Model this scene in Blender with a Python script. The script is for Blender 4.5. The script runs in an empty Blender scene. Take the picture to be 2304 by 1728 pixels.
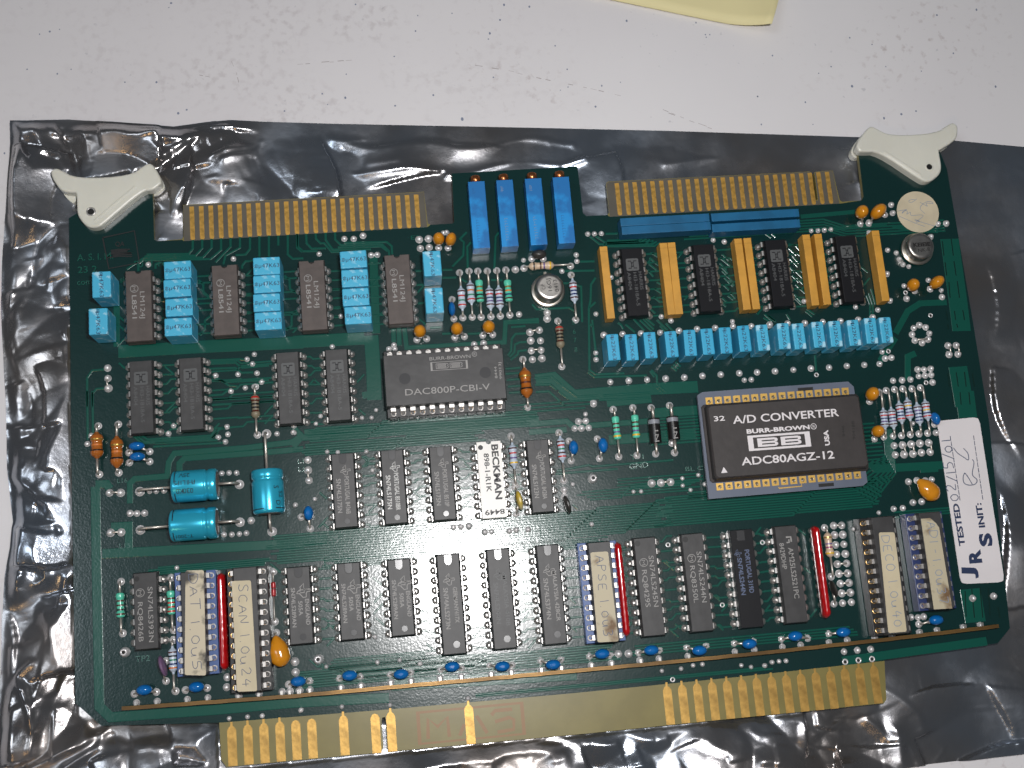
import bpy, bmesh, math, random
import numpy as np
from mathutils import Vector, Matrix
random.seed(7)
S = 0.01          # every length below is in millimetres; one Blender unit is 10 cm
scene = bpy.context.scene
col = scene.collection
R = math.radians

# ---------------------------------------------------------------- camera
cam_data = bpy.data.cameras.new('camera')
cam_data.sensor_width = 36.0
cam_data.lens = 2692.17 / 2304 * 36.0
cam_data.clip_start = 0.05
cam_data.clip_end = 200
cam = bpy.data.objects.new('camera', cam_data)
cam.location = (47.3747 * S, 29.5948 * S, 314.483 * S)
cam.rotation_euler = (0.202178, -0.0786725, -0.0860397)
col.objects.link(cam)
scene.camera = cam

# ---------------------------------------------------------------- room light: a dim indoor room, the camera's flash, one warm room lamp, an added cool fill panel
world = bpy.data.worlds.new('World')
scene.world = world
world.use_nodes = True
world.node_tree.nodes['Background'].inputs[0].default_value = (0.80, 0.90, 1.0, 1)
world.node_tree.nodes['Background'].inputs[1].default_value = 0.07

def area(name, loc, target, sx, sy, power, color):
    l = bpy.data.lights.new(name, 'AREA')
    l.shape = 'RECTANGLE'; l.size = sx * S; l.size_y = sy * S
    l.energy = power; l.color = color
    o = bpy.data.objects.new(name, l)
    o.location = Vector(loc) * S
    o.rotation_euler = (Vector(target) * S - o.location).to_track_quat('-Z', 'Y').to_euler()
    col.objects.link(o)
    return o
area('camera_flash', (74, 57, 318), (80, 85, 0), 26, 16, 84, (1.0, 0.985, 0.98))
area('room_lamp', (-700, -900, 1500), (80, 80, 0), 300, 160, 150, (1.0, 0.60, 0.26))
area('added_cool_fill', (-1080, 150, 1950), (80, 80, 0), 420, 800, 560, (0.86, 0.93, 1.0))  # unseen panel, added for silvery reflections in the bag and soft fill
scene.view_settings.view_transform = 'Standard'
scene.view_settings.look = 'None'
scene.view_settings.exposure = 0.0
scene.view_settings.gamma = 1.0

# ---------------------------------------------------------------- measured layout, mm on the board (x right, y away, z up from the board face)
CHIPS=[{'c':(-18.92,118.77),'n':14,'kind':'LM','t':['LM124J','L8541'],'label':'grey-brown ceramic chip between the pair and the first stack of blue capacitors'},
{'c':(3.44,118.93),'n':14,'kind':'LM','t':['LM124J','L8541'],'label':'grey-brown ceramic chip between the first and second stacks of blue capacitors'},
{'c':(26.36,118.76),'n':14,'kind':'LM','t':['LM124J','L8541'],'label':'grey-brown ceramic chip between the second and third stacks of blue capacitors'},
{'c':(49.17,118.98),'n':14,'kind':'LM','t':['LM124J','L8541'],'label':'grey-brown ceramic chip right of the third stack of blue capacitors'},
{'c':(113.25,117.07),'n':16,'kind':'HR','t':['HARRIS','HI3-1818A-5','A8404'],'label':'black chip between the lone ochre block and the touching ochre pair'},
{'c':(133.36,117),'n':16,'kind':'HR','t':['HARRIS','HI3-1818A-5','A8404'],'label':'black chip right of the touching pair of ochre blocks'},
{'c':(153.81,117.11),'n':16,'kind':'HR','t':['HARRIS','HI3-1818A-5','A8404'],'label':'black chip between the two parted pairs of ochre blocks'},
{'c':(173.94,117.07),'n':16,'kind':'HR','t':['HARRIS','HI3-1818A-5','A8404'],'label':'black chip left of the last ochre block'},
{'c':(-18.98,94.44),'n':16,'kind':'HL','t':['HARRIS','HI3-1818A-5','A8404'],'label':'matt black chip under the first ceramic chip'},
{'c':(-6.36,94.4),'n':16,'kind':'HL','t':['HARRIS','HI3-1818A-5','A8404'],'label':'matt black chip under the first blue capacitor stack'},
{'c':(18.77,94.21),'n':16,'kind':'HL','t':['HARRIS','HI3-1818A-5','A8404'],'label':'matt black chip right of the lone grey resistor'},
{'c':(31.5,94.11),'n':16,'kind':'HL','t':['HARRIS','HI3-1818A-5','A8404'],'label':'matt black chip left of the big converter chip'},
{'c':(31.55,66.24),'n':16,'kind':'TI','t':['PORTUGAL 8436B','SN74LS175N'],'label':'black chip right of the small blue bead capacitor in the middle row'},
{'c':(44.34,66.19),'n':16,'kind':'TI','t':['PORTUGAL 8510BR','SN74LS175N'],'bright':1,'label':'black chip with bright white print in the middle row'},
{'c':(56.95,66.17),'n':16,'kind':'TI','t':['PORTUGAL 8510P','SN74LS175N'],'label':'speckled black chip left of the white chip'},
{'c':(69.72,66.12),'n':16,'kind':'BK','t':['BECKMAN','898-1-R1K','8449'],'label':'white ceramic chip with bold black print'},
{'c':(82.56,66.11),'n':16,'kind':'TI','t':['PORTUGAL 8428A','SN74LS123N'],'label':'black chip right of the white chip'},
{'c':(-19.27,39.91),'n':14,'kind':'MO','t':['SN74LS393N','RQ8426B'],'label':'black chip between two mint green resistors, bottom left'},
{'c':(18.75,38.03),'n':16,'kind':'TE','t':['ENGLAND','505A','SN74LS289AN'],'label':'black chip right of the thin red diode'},
{'c':(31.45,38.01),'n':16,'kind':'TE','t':['ENGLAND','505A','SN74LS289AN'],'label':'middle one of three alike short chips in the bottom row'},
{'c':(44.23,37.89),'n':16,'kind':'TE','t':['ENGLAND','505A','SN74LS289AN'],'label':'short chip with a bright round mark in the bottom row'},
{'c':(56.83,35.16),'n':20,'kind':'TG','t':['GERMANY417X','SN74ALS273N'],'label':'long black chip first right of the three short ones'},
{'c':(69.75,35.4),'n':20,'kind':'TG','t':['MALAYSIA 410B','SN74LS244N'],'dim':1,'label':'long chip with faded print, second right of the three short ones'},
{'c':(82.68,35.43),'n':20,'kind':'TG','t':['MALAYSIA 428CR','SN74LS374N'],'label':'long chip left of the socketed chip with stained sticker'},
{'c':(108.24,35.27),'n':20,'kind':'M2','t':['SN74LS245N','RQ8429S'],'label':'long chip right of the middle red resistor network'},
{'c':(120.97,35.3),'n':20,'kind':'M2','t':['SN74LS244N','RQ8350L'],'label':'long chip second right of the middle red resistor network'},
{'c':(134.12,35.24),'n':20,'kind':'TP','t':['PORTUGAL 319D','SN74LS244N'],'label':'glossy black chip with bluish print'},
{'c':(146.13,35.34),'n':20,'kind':'AM','t':['AM25LS2521PC','8429DHP'],'label':'long dull chip left of the right-hand red resistor network'}]
SOCK=[{'c':(-6.94,35.86),'n':20,'sock':'blue','t':'DAT 1.0U5','st':[(-1.57,12.92),(2.91,12.69),(2.54,-12.95),(-2.59,-12.36)],'label':'socketed chip with stained sticker reading DAT, in the left blue socket'},
{'c':(5.96,33.25),'n':24,'sock':'black','t':'SCAN 1.0U24','st':[(-3.29,12),(1.42,11.82),(1.79,-15.15),(-3.1,-14.84)],'label':'socketed chip with clean cream sticker reading SCAN, in a black socket'},
{'c':(95.64,34.99),'n':20,'sock':'blue','t':'APSE 1.0U3','st':[(-2.51,10.01),(2.1,9.92),(2.51,-12.78),(-2.89,-12.58)],'label':'socketed chip with browned sticker reading APSE, beside the middle red network'},
{'c':(171.16,32.89),'n':24,'sock':'black','t':'DECO 1.0U40','st':[(-1.56,11.11),(2.69,10.83),(2.06,-14.76),(-2.84,-14.7)],'label':'socketed chip with narrow sticker reading DECO, in the long right-hand socket'},
{'c':(184.19,35.65),'n':20,'sock':'navy','t':'ADI-1.0U37','st':[(-2.67,10.96),(-0.16,11),(1.27,9.48),(1.9,8.26),(2.08,-12.69),(-2.87,-12.55)],'label':'socketed chip with torn sticker reading ADI, nearest the long white sticker'}]
DAC={'c':(59.47,93.25),'w':31.77,'h':13.78}
DACT=[('BURR-BROWN',(-3.81,4.66),(6.92,4.82),0.95,'n'),
('DAC800P-CBI-V',(-10.85,-4.18),(11.21,-4.2),1.75,'n'),
('8444',(13.67,-1.31),(13.64,1.82),0.7,'n'),
('99013J',(14.88,-1.61),(14.9,2.87),0.7,'n')]
DACP={'R':(8.15,5.58),'box':[(-3.56,4.14),(6.22,4.12),(6.16,1.89),(-3.55,1.82)],'dots':[(-10.46,0.28),(10.6,0.45)]}
ADC={'c':(149.21,71.28),'sub':[(126.88,84.55),(128.31,85.37),(168.93,85.45),(170.33,83.93),(170.31,57.76),(168.95,56.87),(126.68,56.59)],'cov':[(128.21,80.83),(170.05,81.23),(170.01,61.54),(128.56,61.51)],'pt':[(129.93,82.63),(167.77,82.63)],'pb':[(130.03,59.56),(167.79,59.8)]}
ADCT=[('32',(-19.62,5.46),(-16.63,5.53),1.35,'w'),
('A/D CONVERTER',(-14.3,4.41),(14.79,4.29),2.15,'w'),
('BURR-BROWN',(-11.13,1.51),(6.09,1.37),1.15,'b'),
('ADC80AGZ-12',(-13.35,-6.8),(11.9,-6.93),2.15,'w'),
('USA',(11.03,-3.3),(11.06,0.83),1.3,'b'),
('B446',(15.46,-1.24),(15.63,1.63),0.75,'d'),
('90418B',(18.24,-2.28),(18.61,2.73),0.8,'d')]
ADCB=[(-11.05,0.95),(5.9,0.85),(6.03,-3.16),(-11.01,-3.25)]
ADCR=[(7.29,2.12),(-18.36,-7.71)]
RES=[('mf',(65.92,123.82),(65.84,111.1),0.33,0.89,['brown','red','green','red'],'white metal film resistor beside the small blue bead'),
('mf',(68.54,124.13),(68.41,111.08),0.24,0.78,['brown','orange','green','red'],'white resistor second from left in the row of six'),
('gr',(70.97,123.98),(70.83,110.93),0.23,0.71,['gold','orange','black','brown'],'left mint green resistor in the row of six'),
('mf',(73.55,123.82),(73.49,110.91),0.35,0.91,['brown','red','navy','violet','brown'],'white resistor fourth from left in the row of six'),
('mf',(76.15,123.81),(76.05,110.9),0.36,0.92,['brown','red','navy','violet','brown'],'white resistor fifth from left in the row of six'),
('gr',(78.67,123.82),(78.67,111.04),0.26,0.74,['gold','orange','navy','brown'],'right mint green resistor in the row of six'),
('mf',(96.55,121.27),(96.55,108.46),0.11,0.68,['brown','red','navy','navy','brown'],'white resistor right of the round metal can'),
('gy',(91.64,108.47),(91.51,95.72),0.12,0.63,['red','brown','black','black','brown'],'grey-brown resistor below the round metal can'),
('be',(83.69,123.98),(96.65,123.82),0.09,0.63,['black','brown','violet','yellow'],'beige resistor lying above the round metal can'),
('gy',(9.64,95.93),(9.62,82.96),0.19,0.68,['red','brown','black','black','brown'],'grey-brown resistor in line with the upright blue electrolytic'),
('br',(-30.97,88.29),(-30.93,75.62),0.14,0.7,['gold','orange','black'],'left brown axial coil'),
('br',(-25.89,88.36),(-26.03,75.68),0.26,0.93,['gold','orange','black'],'right brown axial coil'),
('br',(81.13,98.44),(81.26,85.26),0.2,0.84,['gold','brown','black'],'brown axial coil right of the big converter chip'),
('mf',(76.12,77.77),(76.18,64.79),0.15,0.7,['brown','red','violet','yellow'],'white resistor between the white chip and the chip right of it'),
('mf',(89.05,77.73),(89.18,64.83),0.08,0.65,['brown','red','green','brown','red'],'white resistor left of two blue beads'),
('gr',(104.33,82.99),(104.5,70.1),0.17,0.66,['brown','brown','violet','yellow'],'left mint green resistor beside the two black diodes'),
('gr',(109.73,83.06),(109.46,70.03),0.17,0.66,['brown','brown','violet','yellow'],'right mint green resistor beside the two black diodes'),
('di',(114.73,82.71),(114.56,70.1),0.26,0.79,['silver'],'left black diode with a grey band'),
('di',(119.82,82.96),(119.72,70.02),0.26,0.75,['silver'],'right black diode with a grey band'),
('gr',(-26.08,47.81),(-25.95,34.91),0.22,0.7,['brown','brown','black','brown'],'mint green resistor nearest the lower left corner'),
('gr',(-13.63,47.76),(-13.34,34.65),0.25,0.71,['brown','red','red','red'],'mint green resistor beside the blue socket'),
('mf',(-13.55,32.19),(-13.39,19.61),0.11,0.67,['brown','black','green','navy','orange'],'white resistor below the mint green one, beside the blue socket'),
('rd',(12.08,47.18),(11.91,34.56),0.21,0.5,['black'],'thin red glass diode'),
('be',(158.1,46.8),(158.1,33.8),0.11,0.61,['gold','violet','magenta','yellow'],'beige resistor right of the right-hand red network'),
('mf',(178.6,82.5),(178.14,69.96),0.37,0.86,['brown','red','navy','violet','brown'],'leftmost of six white resistors right of the converter module'),
('mf',(180.72,82.82),(180.62,70.08),0.38,0.88,['brown','red','navy','violet','brown'],'second of six white resistors right of the converter module'),
('mf',(183.13,82.96),(183.14,70.05),0.27,0.78,['brown','red','navy','navy','red'],'third of six white resistors right of the converter module'),
('mf',(185.51,82.95),(185.65,70.11),0.21,0.73,['brown','yellow','navy','violet','red'],'fourth of six white resistors right of the converter module'),
('mf',(188.1,82.77),(188.12,70.15),0.32,0.85,['brown','violet','navy','navy','navy'],'fifth of six white resistors right of the converter module'),
('mf',(190.55,82.91),(190.59,70.12),0.27,0.76,['brown','red','yellow','navy','red'],'rightmost of six white resistors right of the converter module')]
U47=[((-27.16,123.64),'v'),
((-28.18,113.83),'v'),
((-7.79,126.36),'h'),
((-8.02,121.45),'h'),
((-7.73,116.27),'h'),
((-8.1,111.06),'h'),
((15.07,126.03),'h'),
((14.93,121.12),'h'),
((14.67,116.1),'h'),
((14.82,111.12),'h'),
((37.74,126.42),'h'),
((37.79,121.25),'h'),
((37.73,116.13),'h'),
((38.03,111.14),'h'),
((58.36,124.02),'v'),
((58.16,113.84),'v')]
U22=[(104.61,98.28),
(109.53,97.94),
(114.62,98.18),
(120.34,98.06),
(125.44,98.09),
(130.22,98.12),
(135.13,98.13),
(140.31,98.29),
(145.38,98.18),
(151.17,98.23),
(155.37,97.9),
(160.78,98),
(165.53,97.92),
(170.65,97.87),
(175.51,98.11),
(179.71,98.01)]
OCH=[(105.51,117.44),(122.2,117.28),(124.4,117.34),(143.23,117.34),(145.84,117.31),(162.56,117.26),(165.93,117.25),(182.55,117.28)]
BSIP=[(123.34,133.88),(123.46,131.82),(148.86,133.68),(148.72,130.65)]
POT=[(72.16,138.03),(79.9,138.11),(87.8,138.22),(95.47,138.15)]
RSIP=[((-0.51,47.82),(-0.61,23.69)),((101.2,47.37),(100.88,23.06)),((154.47,47.37),(153.93,23.19))]
ELY=[((-20.82,70.37),(4.45,70.3),(-11.73,70.13),(-0.39,69.75),'lower print upside down'),
((-20.93,60.5),(4.19,60.5),(-12.46,59.49),(-0.84,59.12),''),
((12.27,57.42),(12.02,83.08),(11.21,61.62),(11.16,72.97),'')]
BEAD=[((60.8,132.5,4),(1.6,1.7,2.6),0,[(60.78,131.22)],'left of the twin ochre beads by the left gold contacts','ochre'),
((64.09,132.14,4),(1.45,1.9,2.6),-25,[(63.33,131.06)],'right of the twin ochre beads by the left gold contacts','ochre'),
((53.89,107.09,4),(1.65,1.75,2.6),0,[(53.03,105.8),(55.67,105.87)],'ochre bead below the fourth ceramic chip','ochre'),
((63.8,107.11,4),(1.65,1.75,2.6),0,[(63.26,105.74),(65.88,105.81)],'ochre bead below the small blue bead','ochre'),
((72.33,107.09,4),(1.7,1.75,2.6),0,[(70.87,105.85),(73.59,105.85)],'ochre bead below the six resistors','ochre'),
((191.22,111.26,4),(1.6,1.75,2.6),0,[(193.19,110.52)],'ochre bead below the tilted metal can','ochre'),
((198.17,111.63,4),(1.6,2.15,2.6),-55,[(197.78,110.78)],'ochre bead nearest the right board edge','ochre'),
((179.71,133.29,4),(1.7,1.9,2.6),-20,[(180.46,131.13)],'left of the twin ochre beads beside the round sticker','ochre'),
((184.51,133.19,4),(1.75,2.6,2.6),-50,[(183.06,131.36),(187.96,133.44)],'right of the twin ochre beads beside the round sticker','ochre'),
((175.07,81.49,4),(1.7,1.95,2.6),-30,[(175.55,80.06)],'ochre bead at the top right corner of the converter module','ochre'),
((175.08,71.16,4),(1.65,1.65,2.6),0,[(175.42,69.69)],'ochre bead beside the lowest resistor ends','ochre'),
((-20.85,81.91,2.4),(2.05,1.15,1.6),0,[(-23.39,80.71),(-18.08,80.61)],'upper of the two blue beads beside the brown coils','blue'),
((-20.75,79.15,2.4),(2,1.15,1.6),0,[(-23.31,78.08),(-18.15,77.99)],'lower of the two blue beads beside the brown coils','blue'),
((62.97,113.13,2.4),(0.95,1.95,1.6),0,[(63.32,116.42),(63.41,110.94)],'blue bead left of the row of six resistors','blue'),
((21.98,61.23,2.4),(1.25,1.9,1.6),0,[(19.83,60.56),(22,57.42)],'blue bead left of the middle row of chips','blue'),
((92.29,73.12,2.4),(1.25,1.9,1.6),0,[(91.52,75.28),(91.61,69.93)],'left of the two upright blue beads right of the middle row','blue'),
((100.19,73.13,2.4),(1.3,2,1.6),0,[(99.21,75.32),(99.27,69.98)],'right of the two upright blue beads right of the middle row','blue'),
((192.39,73.67,2.4),(1.1,1.8,1.6),15,[(192.93,72.43)],'blue bead touching the long white sticker','blue'),
((-20.54,20.64,2.3),(1.95,1.3,1.5),0,[(-23.44,19.85),(-18.07,19.82)],'blue bead number 1 from the left along the brass bar','blue'),
((-7.85,20.22,2.3),(1.95,1.3,1.5),0,[(-10.93,19.66),(-5.59,19.67)],'blue bead number 2 from the left along the brass bar','blue'),
((17.24,19.33,2.3),(1.95,1.3,1.5),0,[(14.58,18.73),(19.88,19.08)],'blue bead number 3 from the left along the brass bar','blue'),
((30.06,19.62,2.3),(1.95,1.3,1.5),0,[(27.32,19.01),(32.65,19.03)],'blue bead number 4 from the left along the brass bar','blue'),
((42.93,18.81,2.3),(1.95,1.3,1.5),0,[(40.09,18.92),(45.4,19)],'blue bead number 5 from the left along the brass bar','blue'),
((55.93,19.52,2.3),(1.95,1.3,1.5),0,[(52.97,19.02),(58.37,18.82)],'blue bead number 6 from the left along the brass bar','blue'),
((68.67,18.47,2.3),(1.95,1.3,1.5),0,[(65.52,18.94),(71.36,18.5)],'blue bead number 7 from the left along the brass bar','blue'),
((81.63,17.74,2.3),(1.95,1.3,1.5),0,[(78.74,18.88),(84.07,18.78)],'blue bead number 8 from the left along the brass bar','blue'),
((94.52,19.31,2.3),(1.95,1.3,1.5),0,[(91.48,18.88),(96.86,18.78)],'blue bead number 9 from the left along the brass bar','blue'),
((107.34,19.11,2.3),(1.95,1.3,1.5),0,[(104.31,18.69),(109.91,18.85)],'blue bead number 10 from the left along the brass bar','blue'),
((119.88,17.93,2.3),(1.95,1.3,1.5),0,[(117.13,18.89),(122.31,18.89)],'blue bead number 11 from the left along the brass bar','blue'),
((133.21,18.46,2.3),(1.95,1.3,1.5),0,[(129.82,18.87),(134.97,18.99)],'blue bead number 12 from the left along the brass bar','blue'),
((145.61,19.36,2.3),(1.95,1.3,1.5),0,[(142.49,18.85),(149.53,18.44)],'blue bead number 13 from the left along the brass bar','blue'),
((158.54,19.24,2.3),(1.95,1.3,1.5),0,[(155.35,19.08)],'blue bead number 14 from the left along the brass bar','blue'),
((184.01,20.21,2.3),(1.95,1.3,1.5),0,[(180.08,19.46)],'blue bead number 15 from the left along the brass bar','blue'),
((76.62,60.16,3),(0.85,2.6,2.4),8,[(76.02,63.92),(75.7,56.88)],'yellow disc capacitor right of the white chip','yellow'),
((89.05,58.11,3),(0.75,2.5,2.4),12,[(88.92,60.55)],'black disc capacitor right of the middle row','dark'),
((-15.73,26.03,3),(0.8,2.7,2.4),15,[(-15.48,27.2),(-15.63,22.26)],'dull purple disc capacitor beside the stained sticker','purple'),
((157.4,30.56,2.6),(0.6,2.3,2.2),12,[(157.85,26.67)],'black disc capacitor right of the right-hand red network','dark'),
((87.99,127.01,2.2),(2,1.3,1.6),0,[(86.07,126.55),(89.24,126.36)],'small black transistor below the third blue trimmer','dark')]
TEAR=[((13.17,25.51),(12.16,30.79),2.55,'big ochre teardrop capacitor beside the clean sticker',[(12.14,31.75),(11.14,30.04)]),
((188.03,53.56),(184.85,57.17),2.45,'big ochre teardrop capacitor beside the long white sticker',[(185.56,57.45)])]
CANS=[((89.58,116.94),(89.75,116.97),['OP','16GJ','8413'],'round metal can standing straight'),
((195.43,122.39),(194.86,122.19),['KEIEIE','NK-8'],'round metal can below the round paper sticker')]
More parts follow.
